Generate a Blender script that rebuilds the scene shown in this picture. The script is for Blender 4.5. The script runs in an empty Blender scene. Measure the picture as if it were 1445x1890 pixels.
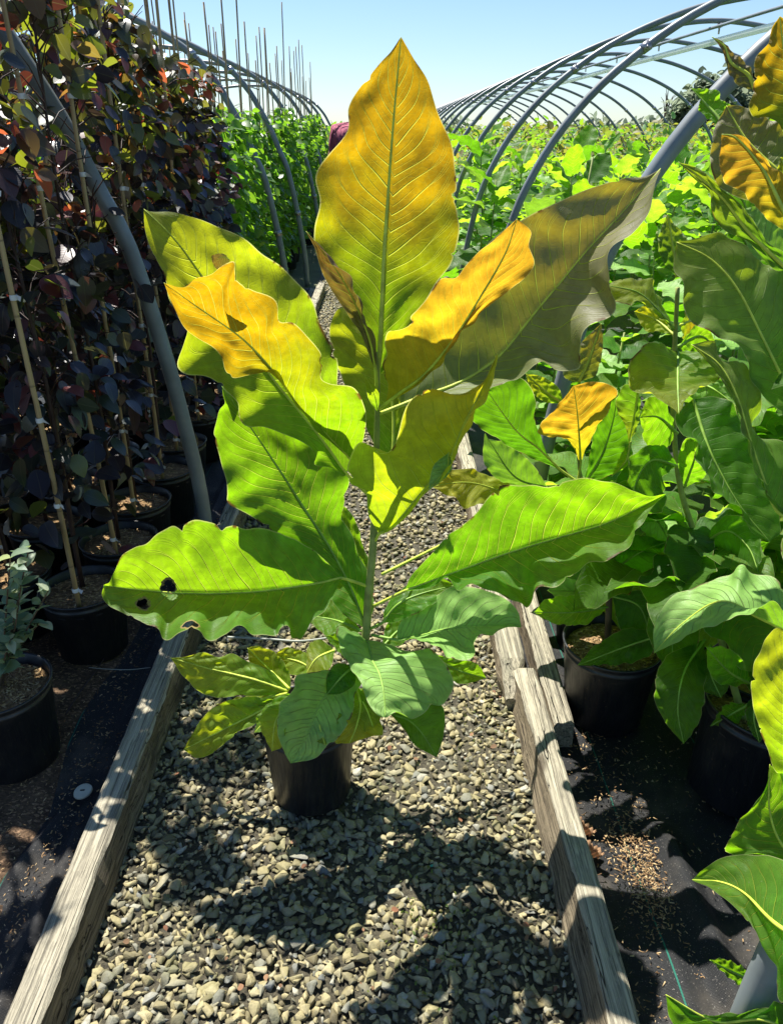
import bpy, bmesh, math, random
import numpy as np
from mathutils import Vector, Matrix
R = math.radians
rnd = random.Random(7)
nrg = np.random.default_rng(7)
scene = bpy.context.scene
C = scene.collection

# ---------------------------------------------------------------- camera
PITCH, YAW, CAMZ, F = R(26.2), R(0.86), 1.6, 1430.0
cam_d = bpy.data.cameras.new('camera')
cam_d.sensor_fit = 'VERTICAL'; cam_d.sensor_height = 36.0; cam_d.lens = 36.0*F/1890.0
cam_d.clip_start = 0.02; cam_d.clip_end = 2000
cam = bpy.data.objects.new('camera', cam_d); C.objects.link(cam)
cam.location = (0, 0, CAMZ)
cam.rotation_euler = (math.pi/2 - PITCH, 0, -YAW)
scene.camera = cam
_f = np.array([math.sin(YAW)*math.cos(PITCH), math.cos(YAW)*math.cos(PITCH), -math.sin(PITCH)])
_r = np.array([math.cos(YAW), -math.sin(YAW), 0.0])
_u = np.cross(_r, _f)
def ray(px, py):
    return _f + _r*((px-722.5)/F) - _u*((py-945.0)/F)
def P(px, py, Y):                       # photo pixel at forward distance Y
    d = ray(px, py); return np.array([0, 0, CAMZ]) + d*(Y/d[1])
def G(px, py, z=0.0):                   # photo pixel on the level z
    d = ray(px, py); return np.array([0, 0, CAMZ]) + d*((z-CAMZ)/d[2])

# ---------------------------------------------------------------- sky and sun
SUN_EL, SUN_AZ = R(62), R(-31)          # azimuth from +Y, negative = to the left
w = bpy.data.worlds.new('World'); scene.world = w; w.use_nodes = True
nt = w.node_tree; bg = nt.nodes['Background']
sky = nt.nodes.new('ShaderNodeTexSky'); sky.sky_type = 'NISHITA'; sky.sun_disc = False
sky.sun_elevation = SUN_EL; sky.sun_rotation = SUN_AZ; sky.air_density = 1.0; sky.dust_density = 0.15; sky.ozone_density = 1.5
tn = nt.nodes.new('ShaderNodeMix'); tn.data_type = 'RGBA'; tn.blend_type = 'MULTIPLY'; tn.inputs[0].default_value = 1; tn.inputs[7].default_value = (.84, .96, 1.14, 1)
nt.links.new(sky.outputs[0], tn.inputs[6]); nt.links.new(tn.outputs[2], bg.inputs[0]); bg.inputs[1].default_value = 0.058
sd = bpy.data.lights.new('sun', 'SUN'); sd.energy = 4.6; sd.angle = R(0.5); sd.color = (1.0, 0.955, 0.88)
sun = bpy.data.objects.new('sun', sd); C.objects.link(sun)
sdir = Vector((math.sin(SUN_AZ)*math.cos(SUN_EL), math.cos(SUN_AZ)*math.cos(SUN_EL), math.sin(SUN_EL)))
sun.rotation_euler = sdir.to_track_quat('Z', 'Y').to_euler()
scene.view_settings.view_transform = 'Standard'
scene.view_settings.look = 'None'; scene.view_settings.gamma = 1; scene.view_settings.exposure = 1.22
scene.cycles.max_bounces = 8; scene.cycles.transparent_max_bounces = 8
scene.cycles.transmission_bounces = 6; scene.cycles.diffuse_bounces = 4

# ---------------------------------------------------------------- object helpers
def tag(o, label=None, cat=None, group=None, kind=None):
    if label: o['label'] = label
    if cat: o['category'] = cat
    if group: o['group'] = group
    if kind: o['kind'] = kind
    return o
def thing(name, loc, label, cat, group=None):
    o = bpy.data.objects.new(name, None); C.objects.link(o)
    o.location = [float(v) for v in loc]; o.empty_display_size = .05
    return tag(o, label, cat, group)
def worldloc(o):
    v = np.zeros(3)
    while o is not None: v += np.array(o.location); o = o.parent
    return v
def mesh(name, verts, faces, mats, parent=None, smooth=True, uv=None, mi=None, world=True, vq=None):
    """verts (n,3) in world space, faces list (or list of arrays of equal-width faces)"""
    verts = np.asarray(verts, dtype=np.float64).reshape(-1, 3)
    if parent is not None and world: verts = verts - worldloc(parent)
    me = bpy.data.meshes.new(name)
    if isinstance(faces, np.ndarray): faces = [faces]
    if len(faces) and isinstance(faces[0], np.ndarray) and faces[0].ndim == 2:
        tot = np.concatenate([np.full(len(f), f.shape[1], dtype=np.int32) for f in faces])
        loops = np.concatenate([f.ravel() for f in faces]).astype(np.int32)
        me.vertices.add(len(verts)); me.vertices.foreach_set('co', verts.astype(np.float32).ravel())
        me.loops.add(len(loops)); me.loops.foreach_set('vertex_index', loops)
        me.polygons.add(len(tot))
        st = np.concatenate([[0], np.cumsum(tot)[:-1]]).astype(np.int32)
        me.polygons.foreach_set('loop_start', st); me.polygons.foreach_set('loop_total', tot)
    else:
        me.from_pydata([tuple(v) for v in verts], [], [tuple(int(i) for i in f) for f in faces])
    me.update(calc_edges=True); me.validate()
    if uv is not None:
        l = me.uv_layers.new(name='UVMap'); vi = np.empty(len(me.loops), dtype=np.int32)
        me.loops.foreach_get('vertex_index', vi)
        l.data.foreach_set('uv', np.asarray(uv, dtype=np.float32)[vi].ravel())
    if vq is not None:
        at = me.attributes.new('vq', 'FLOAT', 'POINT'); at.data.foreach_set('value', np.asarray(vq, dtype=np.float32))
    if smooth: me.polygons.foreach_set('use_smooth', np.ones(len(me.polygons), dtype=bool))
    if not isinstance(mats, (list, tuple)): mats = [mats]
    for m in mats: me.materials.append(m)
    if mi is not None: me.polygons.foreach_set('material_index', np.asarray(mi, dtype=np.int32))
    o = bpy.data.objects.new(name, me); C.objects.link(o)
    if parent is not None: o.parent = parent
    return o
def copy_tree(o, parent=None):
    c = o.copy(); C.objects.link(c)
    if parent is not None: c.parent = parent
    for ch in [x for x in bpy.data.objects if x.parent == o]: copy_tree(ch, c)
    return c
def merge(parts):                       # parts: list of (verts, quads-array-list)
    vs, fs, n = [], [], 0
    for v, f in parts:
        v = np.asarray(v).reshape(-1, 3)
        vs.append(v)
        for a in (f if isinstance(f, list) else [f]): fs.append(np.asarray(a) + n)
        n += len(v)
    return np.concatenate(vs), fs
def spline(pts, n):
    """Catmull-Rom through pts, then n samples uniform in arc length"""
    p = np.asarray(pts, dtype=float)
    if len(p) == 1: return np.repeat(p, n, 0)
    q = np.vstack([2*p[0]-p[1], p, 2*p[-1]-p[-2]]); out = []
    for i in range(1, len(q)-2):
        t = np.linspace(0, 1, 14, endpoint=False)[:, None]
        a, b, c_, d = q[i-1], q[i], q[i+1], q[i+2]
        out.append(.5*((2*b) + (c_-a)*t + (2*a-5*b+4*c_-d)*t*t + (3*b-a-3*c_+d)*t**3))
    out = np.vstack(out + [p[-1:]])
    s = np.concatenate([[0], np.cumsum(np.linalg.norm(np.diff(out, axis=0), axis=1))])
    t = np.linspace(0, s[-1], n)
    return np.stack([np.interp(t, s, out[:, k]) for k in range(p.shape[1])], 1)
def tube(pts, rads, seg=8, caps=True):
    p = np.asarray(pts, dtype=float); n = len(p)
    rads = np.interp(np.linspace(0, 1, n), np.linspace(0, 1, len(np.atleast_1d(rads))), np.atleast_1d(rads))
    t = np.gradient(p, axis=0); t /= np.linalg.norm(t, axis=1)[:, None] + 1e-12
    ref = np.array([0, 0, 1.]) if abs(t[0][2]) < .9 else np.array([0, 1., 0])
    vs = []; x = np.cross(ref, t[0]); x /= np.linalg.norm(x)
    a = np.linspace(0, 2*np.pi, seg, endpoint=False)
    for i in range(n):
        x = x - t[i]*np.dot(x, t[i]); x /= np.linalg.norm(x) + 1e-12
        y = np.cross(t[i], x)
        vs.append(p[i] + rads[i]*(np.cos(a)[:, None]*x + np.sin(a)[:, None]*y))
    v = np.vstack(vs); k = np.arange(seg); fs = []
    q = np.concatenate([np.stack([i*seg+k, i*seg+(k+1) % seg, (i+1)*seg+(k+1) % seg, (i+1)*seg+k], 1) for i in range(n-1)])
    fs = [q]
    if caps: fs += [np.arange(seg)[::-1][None, :], ((n-1)*seg+np.arange(seg))[None, :]]
    return v, fs
def lathe(prof, seg=40, c=(0, 0, 0)):
    prof = np.asarray(prof, dtype=float); n = len(prof)
    a = np.linspace(0, 2*np.pi, seg, endpoint=False)
    v = np.concatenate([np.stack([r*np.cos(a), r*np.sin(a), np.full(seg, z)], 1) for r, z in prof]) + np.asarray(c)
    k = np.arange(seg)
    q = np.concatenate([np.stack([i*seg+k, i*seg+(k+1) % seg, (i+1)*seg+(k+1) % seg, (i+1)*seg+k], 1) for i in range(n-1)])
    return v, [q]

# ---------------------------------------------------------------- material helpers
class NT:
    def __init__(s, name):
        s.m = bpy.data.materials.new(name); s.m.use_nodes = True; s.t = s.m.node_tree
        s.t.nodes.clear(); s.out = s.n('ShaderNodeOutputMaterial')
    def n(s, typ, **kw):
        x = s.t.nodes.new(typ)
        for k, v in kw.items(): setattr(x, k, v)
        return x
    def l(s, a, b): s.t.links.new(a, b)
    def put(s, inp, v):
        if hasattr(v, 'links'): s.l(v, inp)
        else:
            if isinstance(v, tuple) and len(v) == 3 and inp.type == 'RGBA': v = v + (1,)
            inp.default_value = v
    def math(s, op, a, b=None, c=None, clamp=False):
        x = s.n('ShaderNodeMath', operation=op, use_clamp=clamp); s.put(x.inputs[0], a)
        if b is not None: s.put(x.inputs[1], b)
        if c is not None: s.put(x.inputs[2], c)
        return x.outputs[0]
    def smooth(s, v, a, b, o0=0., o1=1.):
        x = s.n('ShaderNodeMapRange', interpolation_type='SMOOTHSTEP'); s.put(x.inputs[0], v)
        for i, q in enumerate((a, b, o0, o1)): s.put(x.inputs[i+1], q)
        return x.outputs[0]
    def mix(s, f, a, b, mode='MIX'):
        x = s.n('ShaderNodeMix', data_type='RGBA', blend_type=mode); s.put(x.inputs[0], f)
        s.put(x.inputs[6], a); s.put(x.inputs[7], b); return x.outputs[2]
    def noise(s, vec, scale, detail=3, rough=.55, dist=0):
        x = s.n('ShaderNodeTexNoise'); s.l(vec, x.inputs['Vector'])
        x.inputs['Scale'].default_value = scale; x.inputs['Detail'].default_value = detail
        x.inputs['Roughness'].default_value = rough; x.inputs['Distortion'].default_value = dist
        return x.outputs[0]
    def coord(s, which='Object'): return s.n('ShaderNodeTexCoord').outputs[which]
    def mapping(s, vec, scale=(1, 1, 1), rot=(0, 0, 0), loc=(0, 0, 0)):
        x = s.n('ShaderNodeMapping'); s.l(vec, x.inputs[0])
        x.inputs['Scale'].default_value = scale; x.inputs['Rotation'].default_value = rot; x.inputs['Location'].default_value = loc
        return x.outputs[0]
    def ramp(s, v, stops):
        x = s.n('ShaderNodeValToRGB'); s.put(x.inputs[0], v); e = x.color_ramp.elements
        while len(e) < len(stops): e.new(.5)
        for i, (p, c) in enumerate(stops): e[i].position = p; e[i].color = tuple(c)+(1,) if len(c) == 3 else c
        return x.outputs[0]
    def bump(s, h, strength=.5, dist=.01, normal=None):
        x = s.n('ShaderNodeBump'); s.l(h, x.inputs['Height'])
        x.inputs['Strength'].default_value = strength; x.inputs['Distance'].default_value = dist
        if normal is not None: s.l(normal, x.inputs['Normal'])
        return x.outputs[0]
    def bsdf(s, col, rough=.5, spec=.5, normal=None, metal=0., sheen=None):
        x = s.n('ShaderNodeBsdfPrincipled'); s.put(x.inputs['Base Color'], col); s.put(x.inputs['Roughness'], rough)
        s.put(x.inputs['Specular IOR Level'], spec); s.put(x.inputs['Metallic'], metal)
        if normal is not None: s.l(normal, x.inputs['Normal'])
        return x.outputs[0]
    def done(s, sh): s.l(sh, s.out.inputs[0]); return s.m

def big_leaf_mat(name, rb, rt, tb, tt, N=17, vein=(.55, .62, .08), under=None, rough=.42, blotch=.16, tmix=.6, holes=False, skew=.13, a=.45, b=.9):
    """large leaf: rb/rt reflected colour base/tip, tb/tt transmitted colour base/tip"""
    s = NT(name); uv = s.coord('UV')
    sep = s.n('ShaderNodeSeparateXYZ'); s.l(uv, sep.inputs[0]); u, v = sep.outputs[0], sep.outputs[1]
    av = s.math('MULTIPLY', s.math('ABSOLUTE', s.math('SUBTRACT', v, .5)), 2.)
    side = s.math('GREATER_THAN', v, .5)
    obj = s.coord('Object')
    nz = s.noise(obj, 7, 3)
    atn = s.n('ShaderNodeAttribute', attribute_name='vq'); q = atn.outputs['Fac']
    k = s.math('MULTIPLY', s.math('MAXIMUM', s.math('SUBTRACT', av, .58), 0.), .85)
    def vein_at(qq, w_):
        return s.smooth(s.math('ABSOLUTE', s.math('SUBTRACT', s.math('FRACT', qq), .5)), w_, .5)
    wv = s.math('SUBTRACT', .474, s.math('MULTIPLY', s.math('SUBTRACT', 1., av), .034))
    main = s.math('MULTIPLY', vein_at(q, wv), s.smooth(av, .58, .75, 1., .35))
    forks = s.math('MULTIPLY', s.math('MAXIMUM', vein_at(s.math('ADD', q, k), .476), vein_at(s.math('SUBTRACT', q, k), .476)), s.smooth(av, .58, .66, 0., .6))
    vm = s.math('MULTIPLY', s.math('MAXIMUM', main, forks), s.smooth(av, .86, .98, 1., .1))
    mid = s.math('MULTIPLY', s.smooth(s.math('ABSOLUTE', s.math('SUBTRACT', s.math('FRACT', s.math('ADD', q, .5)), .5)), .47, .5), s.smooth(av, .15, .45, .5, 0.)); vm = s.math('MAXIMUM', vm, mid)
    # small cross veins
    vx = s.n('ShaderNodeTexVoronoi', feature='DISTANCE_TO_EDGE'); s.l(s.mapping(uv, (52, 20, 1)), vx.inputs['Vector']); vx.inputs['Scale'].default_value = 1
    ret = s.smooth(vx.outputs[0], 0., .07, 1., 0.)
    edge = s.smooth(av, .975, .995)
    tcol = s.mix(s.smooth(s.math('ADD', u, s.math('MULTIPLY', s.math('SUBTRACT', nz, .5), .5)), a-.3, b), tb, tt)
    rcol = s.mix(s.smooth(s.math('ADD', u, s.math('MULTIPLY', s.math('SUBTRACT', nz, .5), .5)), a-.3, b), rb, rt)
    fine = s.noise(obj, 34, 5, .6)
    var = s.smooth(fine, .3, .75, 1.-blotch, 1.+blotch*.35)
    tcol = s.mix(1., tcol, s.mix(0., var, var), 'MULTIPLY'); 
    cmb = s.n('ShaderNodeCombineColor'); 
    for i in range(3): s.l(var, cmb.inputs[i])
    tcol = s.mix(1., tcol, cmb.outputs[0], 'MULTIPLY'); rcol = s.mix(.7, rcol, cmb.outputs[0], 'MULTIPLY')
    tcol = s.mix(s.math('MULTIPLY', vm, .95), tcol, tuple(min(1., x*1.5) for x in vein)); rcol = s.mix(s.math('MULTIPLY', vm, .85), rcol, vein)
    tcol = s.mix(s.math('MULTIPLY', ret, .15), tcol, vein)
    tcol = s.mix(s.math('MULTIPLY', edge, .7), tcol, (.8, .8, .25)); rcol = s.mix(s.math('MULTIPLY', edge, .6), rcol, (.5, .48, .25))  # margin glow painted as a thin paler rim in both colours
    blem = s.smooth(s.noise(obj, 15, 5, .7), .70, .745); rcol = s.mix(s.math('MULTIPLY', blem, .7), rcol, (.16, .10, .04)); tcol = s.mix(s.math('MULTIPLY', blem, .7), tcol, (.22, .13, .03))
    eb = s.math('MULTIPLY', s.smooth(av, .93, .99), s.smooth(s.noise(obj, 22, 3, .6), .56, .64)); rcol = s.mix(eb, rcol, (.13, .075, .03)); tcol = s.mix(eb, tcol, (.2, .1, .02))
    # underside paler and duller
    bf = s.n('ShaderNodeNewGeometry').outputs['Backfacing']
    # specks of dust, small brown spots
    sp = s.smooth(s.noise(obj, 190, 2, .5), .70, .76); rcol = s.mix(s.math('MULTIPLY', sp, .35), rcol, (.45, .45, .33))
    h = s.math('ADD', s.math('ADD', s.math('MULTIPLY', vm, 1.6), s.math('MULTIPLY', ret, .05)), s.math('MULTIPLY', fine, .35))
    nrm = s.bump(h, .8, .0035)
    rg = s.smooth(fine, .2, .8, rough-.06, rough+.12)
    p = s.bsdf(rcol, rg, .27, nrm)
    tr = s.n('ShaderNodeBsdfTranslucent'); s.l(tcol, tr.inputs[0]); s.l(nrm, tr.inputs[1])
    mx = s.n('ShaderNodeMixShader'); mx.inputs[0].default_value = tmix; s.l(p, mx.inputs[1]); s.l(tr.outputs[0], mx.inputs[2])
    sh = mx.outputs[0]
    if holes:
        tot = None
        for (cu, cv, ru, rv) in ((.72, .44, .022, .055), (.82, .715, .020, .075), (.63, .945, .022, .04), (.745, .47, .012, .03)):
            e = s.math('ADD', s.math('POWER', s.math('DIVIDE', s.math('SUBTRACT', s.math('ADD', u, s.math('MULTIPLY', s.math('SUBTRACT', s.noise(obj, 75, 3), .5), .045)), cu), ru), 2.),
                       s.math('POWER', s.math('DIVIDE', s.math('SUBTRACT', v, cv), rv), 2.))
            rim = s.math('LESS_THAN', e, 1.9); rims = rim if tot is None else s.math('MAXIMUM', rims, rim)
            k = s.math('LESS_THAN', e, 1.); tot = k if tot is None else s.math('MAXIMUM', tot, k)
        br = s.bsdf((.20, .15, .05), .7, .2); m3 = s.n('ShaderNodeMixShader'); s.l(rims, m3.inputs[0]); s.l(sh, m3.inputs[1]); s.l(br, m3.inputs[2]); sh = m3.outputs[0]
        tp = s.n('ShaderNodeBsdfTransparent'); m2 = s.n('ShaderNodeMixShader'); s.l(tot, m2.inputs[0]); s.l(sh, m2.inputs[1]); s.l(tp.outputs[0], m2.inputs[2]); sh = m2.outputs[0]
    return s.done(sh)

M = {}
M['amber'] = big_leaf_mat('leaf_amber', (.13, .20, .02), (.22, .14, .02), (.34, .62, .005), (.70, .40, .004), a=.34, b=.72)
M['gold'] = big_leaf_mat('leaf_gold', (.30, .30, .03), (.42, .24, .04), (.80, .74, .01), (.95, .50, .02), N=22, a=.25, b=.7, vein=(.85, .78, .06))
M['lime'] = big_leaf_mat('leaf_lime', (.12, .22, .02), (.20, .24, .04), (.36, .70, .01), (.68, .74, .01), a=.35, b=.85)
M['young'] = big_leaf_mat('leaf_young_lime', (.17, .32, .04), (.22, .33, .05), (.46, .82, .01), (.70, .74, .01), a=.4, b=.95)
M['limefold'] = big_leaf_mat('leaf_lime_fold', (.30, .40, .04), (.38, .40, .05), (.56, .78, .01), (.90, .80, .01), a=.3, b=.8)
M['bronze'] = big_leaf_mat('leaf_bronze', (.16, .20, .07), (.22, .21, .12), (.30, .42, .01), (.50, .38, .01), rough=.5, a=.3, b=.75, tmix=.38)
M['furl'] = big_leaf_mat('leaf_furl', (.17, .15, .08), (.24, .17, .09), (.3, .26, .02), (.4, .22, .02), rough=.45, N=26, tmix=.3)
M['green'] = big_leaf_mat('leaf_green', (.08, .20, .03), (.11, .22, .03), (.32, .76, .006), (.40, .78, .006))
M['fresh'] = big_leaf_mat('leaf_fresh', (.11, .26, .035), (.15, .29, .05), (.42, .82, .02), (.56, .86, .03))
M['greenhole'] = big_leaf_mat('leaf_green_holes', (.10, .25, .04), (.13, .27, .04), (.38, .76, .006), (.46, .78, .006), holes=True)
M['grey'] = big_leaf_mat('leaf_greygreen', (.24, .45, .10), (.29, .49, .13), (.38, .74, .02), (.36, .70, .02), vein=(.30, .42, .14), rough=.47, tmix=.35)
M['deep'] = big_leaf_mat('leaf_deep', (.045, .12, .014), (.06, .14, .016), (.19, .54, .006), (.24, .58, .006), vein=(.18, .38, .06), tmix=.5, rough=.48)
M['oliveg'] = big_leaf_mat('leaf_olive', (.11, .21, .035), (.17, .22, .06), (.26, .58, .01), (.46, .60, .01), vein=(.36, .5, .08), tmix=.5)
def plain_tube_mat(name, col, rough=.5, tcol=None):
    s = NT(name); c = s.coord('Object')
    k = s.mix(s.smooth(s.noise(c, 40, 3), .3, .7), col, tuple(x*.65 for x in col))
    p = s.bsdf(k, rough, .4, s.bump(s.noise(c, 300, 2), .2, .001))
    return s.done(p)
M['rib'] = plain_tube_mat('midrib', (.60, .72, .08), .5)
M['ribd'] = plain_tube_mat('midrib_green', (.27, .46, .06), .5)
M['stemg'] = plain_tube_mat('magnolia_stem', (.30, .36, .09), .6)
M['stemb'] = plain_tube_mat('woody_stem', (.13, .085, .05), .7)
M['twig'] = plain_tube_mat('dark_twig', (.05, .025, .02), .6)

def small_leaf_mat(name, cols, tcols, tmix=.4, rough=.3, spec=.5):
    s = NT(name); rp = s.n('ShaderNodeNewGeometry').outputs['Random Per Island']
    n = len(cols)
    st = [((i+.5)/n, c) for i, c in enumerate(cols)]; st2 = [((i+.5)/n, c) for i, c in enumerate(tcols)]
    rc, tc = s.ramp(rp, st), s.ramp(rp, st2)
    uv = s.coord('UV'); sep = s.n('ShaderNodeSeparateXYZ'); s.l(uv, sep.inputs[0])
    av = s.math('ABSOLUTE', s.math('SUBTRACT', sep.outputs[1], .5))
    rib = s.smooth(av, .0, .035, 1., 0.)
    tc = s.mix(s.math('MULTIPLY', rib, .5), tc, (.5, .5, .15))
    q = s.math('FRACT', s.math('MULTIPLY', s.math('SUBTRACT', sep.outputs[0], s.math('MULTIPLY', av, .5)), 9.))
    vn = s.smooth(s.math('ABSOLUTE', s.math('SUBTRACT', q, .5)), .40, .5)
    nrm = s.bump(s.math('ADD', s.math('MULTIPLY', vn, .4), s.math('ADD', rib, s.noise(s.coord('Object'), 40, 3))), .16, .0025)
    r2 = s.math('FRACT', s.math('MULTIPLY', rp, 7.77))
    p = s.bsdf(rc, s.math('ADD', rough, s.math('MULTIPLY', r2, .2)), spec, nrm)
    tr = s.n('ShaderNodeBsdfTranslucent'); s.l(tc, tr.inputs[0])
    mx = s.n('ShaderNodeMixShader'); mx.inputs[0].default_value = tmix; s.l(p, mx.inputs[1]); s.l(tr.outputs[0], mx.inputs[2])
    return s.done(mx.outputs[0])
M['purple'] = small_leaf_mat('crabapple_leaf',
    [(.020, .022, .030), (.026, .026, .034), (.022, .036, .034), (.028, .045, .026), (.017, .017, .024), (.030, .030, .038), (.02, .028, .028), (.09, .025, .025)],
    [(.05, .02, .03), (.07, .06, .02), (.10, .10, .01), (.14, .20, .02), (.04, .02, .03), (.06, .03, .04), (.08, .05, .03), (.4, .06, .03)], .2, .25, .6)
M['purpletop'] = small_leaf_mat('crabapple_leaf_young',
    [(.03, .025, .04), (.05, .08, .03), (.03, .04, .04), (.07, .11, .03), (.09, .03, .03), (.05, .07, .03), (.04, .05, .03), (.2, .05, .03)],
    [(.2, .12, .03), (.42, .52, .02), (.22, .2, .02), (.50, .60, .04), (.3, .14, .03), (.4, .48, .02), (.3, .34, .04), (.95, .22, .08)], .36, .28, .6)
M['shrub'] = small_leaf_mat('bright_shrub_leaf', [(.09, .19, .03), (.07, .17, .03), (.12, .23, .05), (.06, .14, .03)],
    [(.30, .62, .02), (.22, .55, .02), (.42, .72, .03), (.2, .45, .02)], .45, .33, .5)
M['silver'] = small_leaf_mat('silver_leaf', [(.16, .24, .17), (.22, .30, .2), (.12, .2, .13), (.4, .46, .3)],
    [(.3, .5, .2), (.45, .6, .2), (.25, .4, .15), (.6, .7, .3)], .35, .4, .4)
M['field'] = small_leaf_mat('field_leaf', [(.10, .25, .04), (.07, .20, .035), (.15, .28, .06), (.16, .30, .12)],
    [(.30, .68, .01), (.22, .6, .01), (.45, .75, .02), (.28, .6, .03)], .46, .38, .4)
M['fieldy'] = small_leaf_mat('field_leaf_yellow', [(.17, .20, .05), (.12, .16, .04), (.2, .17, .06), (.10, .16, .05)],
    [(.50, .55, .05), (.35, .48, .04), (.55, .42, .06), (.28, .44, .05)], .42, .45, .3)
M['hazeleaf'] = small_leaf_mat('hazed_far_tree_leaf', [(.09, .12, .07), (.07, .10, .06), (.11, .14, .09)], [(.34, .40, .26), (.28, .35, .24), (.32, .40, .27)], .5, .6, .2)  # distance haze painted in: greens lightened and greyed, no air volume

def m_pot():
    s = NT('black_pot_plastic'); c = s.coord('Object'); n1 = s.noise(c, 9, 4, .6); n2 = s.noise(s.mapping(c, (60, 60, 5)), 2, 3)
    dust = s.math('MULTIPLY', s.smooth(n1, .45, .75), .5)
    col = s.mix(dust, (.012, .014, .017), (.055, .052, .045))
    sp = s.smooth(s.noise(c, 130, 2, .5), .70, .74); col = s.mix(s.math('MULTIPLY', sp, .6), col, (.22, .17, .1))
    return s.done(s.bsdf(col, s.smooth(n2, .3, .7, .32, .5), .5, s.bump(s.math('ADD', n2, s.math('MULTIPLY', n1, .6)), .25, .003)))
M['pot'] = m_pot()
def m_mulch(name, base, dark, sc=90):
    s = NT(name); c = s.coord('Object')
    v = s.n('ShaderNodeTexVoronoi'); s.l(s.mapping(c, (1, 1.7, 1)), v.inputs['Vector']); v.inputs['Scale'].default_value = sc
    n = s.noise(c, 12, 4, .65); sepc = s.n('ShaderNodeSeparateColor'); s.l(v.outputs['Color'], sepc.inputs[0])
    f = s.math('ADD', s.math('MULTIPLY', sepc.outputs[0], .5), s.math('MULTIPLY', s.smooth(n, .3, .7), .5))
    col = s.mix(f, dark, base); col = s.mix(s.smooth(sepc.outputs[1], .8, .95), col, tuple(min(1, x*1.6) for x in base))
    return s.done(s.bsdf(col, .85, .2, s.bump(s.math('ADD', sepc.outputs[2], s.noise(c, 160, 3)), .9, .006)))
M['mulch'] = m_mulch('bark_mulch', (.34, .22, .10), (.10, .06, .03))
M['litter'] = m_mulch('bark_litter', (.15, .095, .055), (.035, .022, .014), 130)
def m_chip():
    s = NT('wood_chip'); rp = s.n('ShaderNodeNewGeometry').outputs['Random Per Island']
    return s.done(s.bsdf(s.ramp(rp, [(0, (.12, .07, .035)), (.4, (.26, .16, .08)), (.75, (.42, .29, .14)), (1, (.55, .42, .24))]), .8, .2))
M['chip'] = m_chip()
def m_stone():
    s = NT('gravel_stone'); rp = s.n('ShaderNodeNewGeometry').outputs['Random Per Island']; c = s.coord('Object')
    col = s.ramp(rp, [(0, (.12, .10, .055)), (.2, (.30, .26, .135)), (.42, (.40, .34, .18)), (.58, (.15, .135, .08)), (.72, (.21, .21, .165)), (.86, (.44, .38, .21)), (.95, (.15, .16, .15)), (1, (.44, .42, .33))])
    n = s.noise(c, 120, 4, .65); n2 = s.noise(c, 6, 3)
    col = s.mix(s.smooth(n, .35, .75, .0, .5), col, (.13, .115, .06))
    col = s.mix(s.math('MULTIPLY', s.smooth(n2, .5, .68), .4), col, (.13, .14, .05))
    return s.done(s.bsdf(col, s.smooth(n2, .3, .7, .55, .85), .35, s.bump(n, .5, .004)))
M['stone'] = m_stone()
def m_soil(name, c1, c2, sc=30, rough=.8):
    s = NT(name); c = s.coord('Object'); n = s.noise(c, sc, 5, .7)
    return s.done(s.bsdf(s.mix(s.smooth(n, .3, .7), c1, c2), rough, .3, s.bump(n, .8, .01)))
M['pathbase'] = m_soil('path_fines', (.028, .025, .016), (.10, .088, .055), 110, .6)
M['far_ground'] = m_soil('far_ground', (.05, .06, .03), (.10, .11, .05), 2)
def m_cloth():
    s = NT('woven_weed_cloth'); c = s.coord('Object')
    wv = s.n('ShaderNodeTexWave', wave_type='BANDS', bands_direction='X'); s.l(c, wv.inputs[0]); wv.inputs['Scale'].default_value = 150; wv.inputs['Distortion'].default_value = .6
    wh = s.n('ShaderNodeTexWave', wave_type='BANDS', bands_direction='Y'); s.l(c, wh.inputs[0]); wh.inputs['Scale'].default_value = 110; wh.inputs['Distortion'].default_value = .6
    h = s.math('MULTIPLY', wv.outputs['Fac'], wh.outputs['Fac']); n = s.noise(c, 5, 4, .65)
    col = s.mix(h, (.010, .0105, .0115), (.026, .028, .030)); col = s.mix(s.smooth(n, .5, .72, 0, .55), col, (.10, .085, .065))
    fl = s.smooth(s.noise(c, 260, 2, .6), .64, .72); col = s.mix(s.math('MULTIPLY', fl, .7), col, (.28, .26, .23))
    sp = s.n('ShaderNodeSeparateXYZ'); s.l(c, sp.inputs[0])
    ln = s.math('ABSOLUTE', s.math('SUBTRACT', s.math('FRACT', s.math('MULTIPLY', s.math('ADD', sp.outputs[0], s.math('ADD', .127, s.math('MULTIPLY', s.noise(c, 1.2, 1), .05))), 3.3)), .5))
    col = s.mix(s.smooth(ln, .0035, .007, .85, 0.), col, (.01, .16, .11))
    return s.done(s.bsdf(col, .5, .35, s.bump(s.math('ADD', h, s.math('MULTIPLY', n, .5)), .6, .003)))
M['cloth'] = m_cloth()
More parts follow.
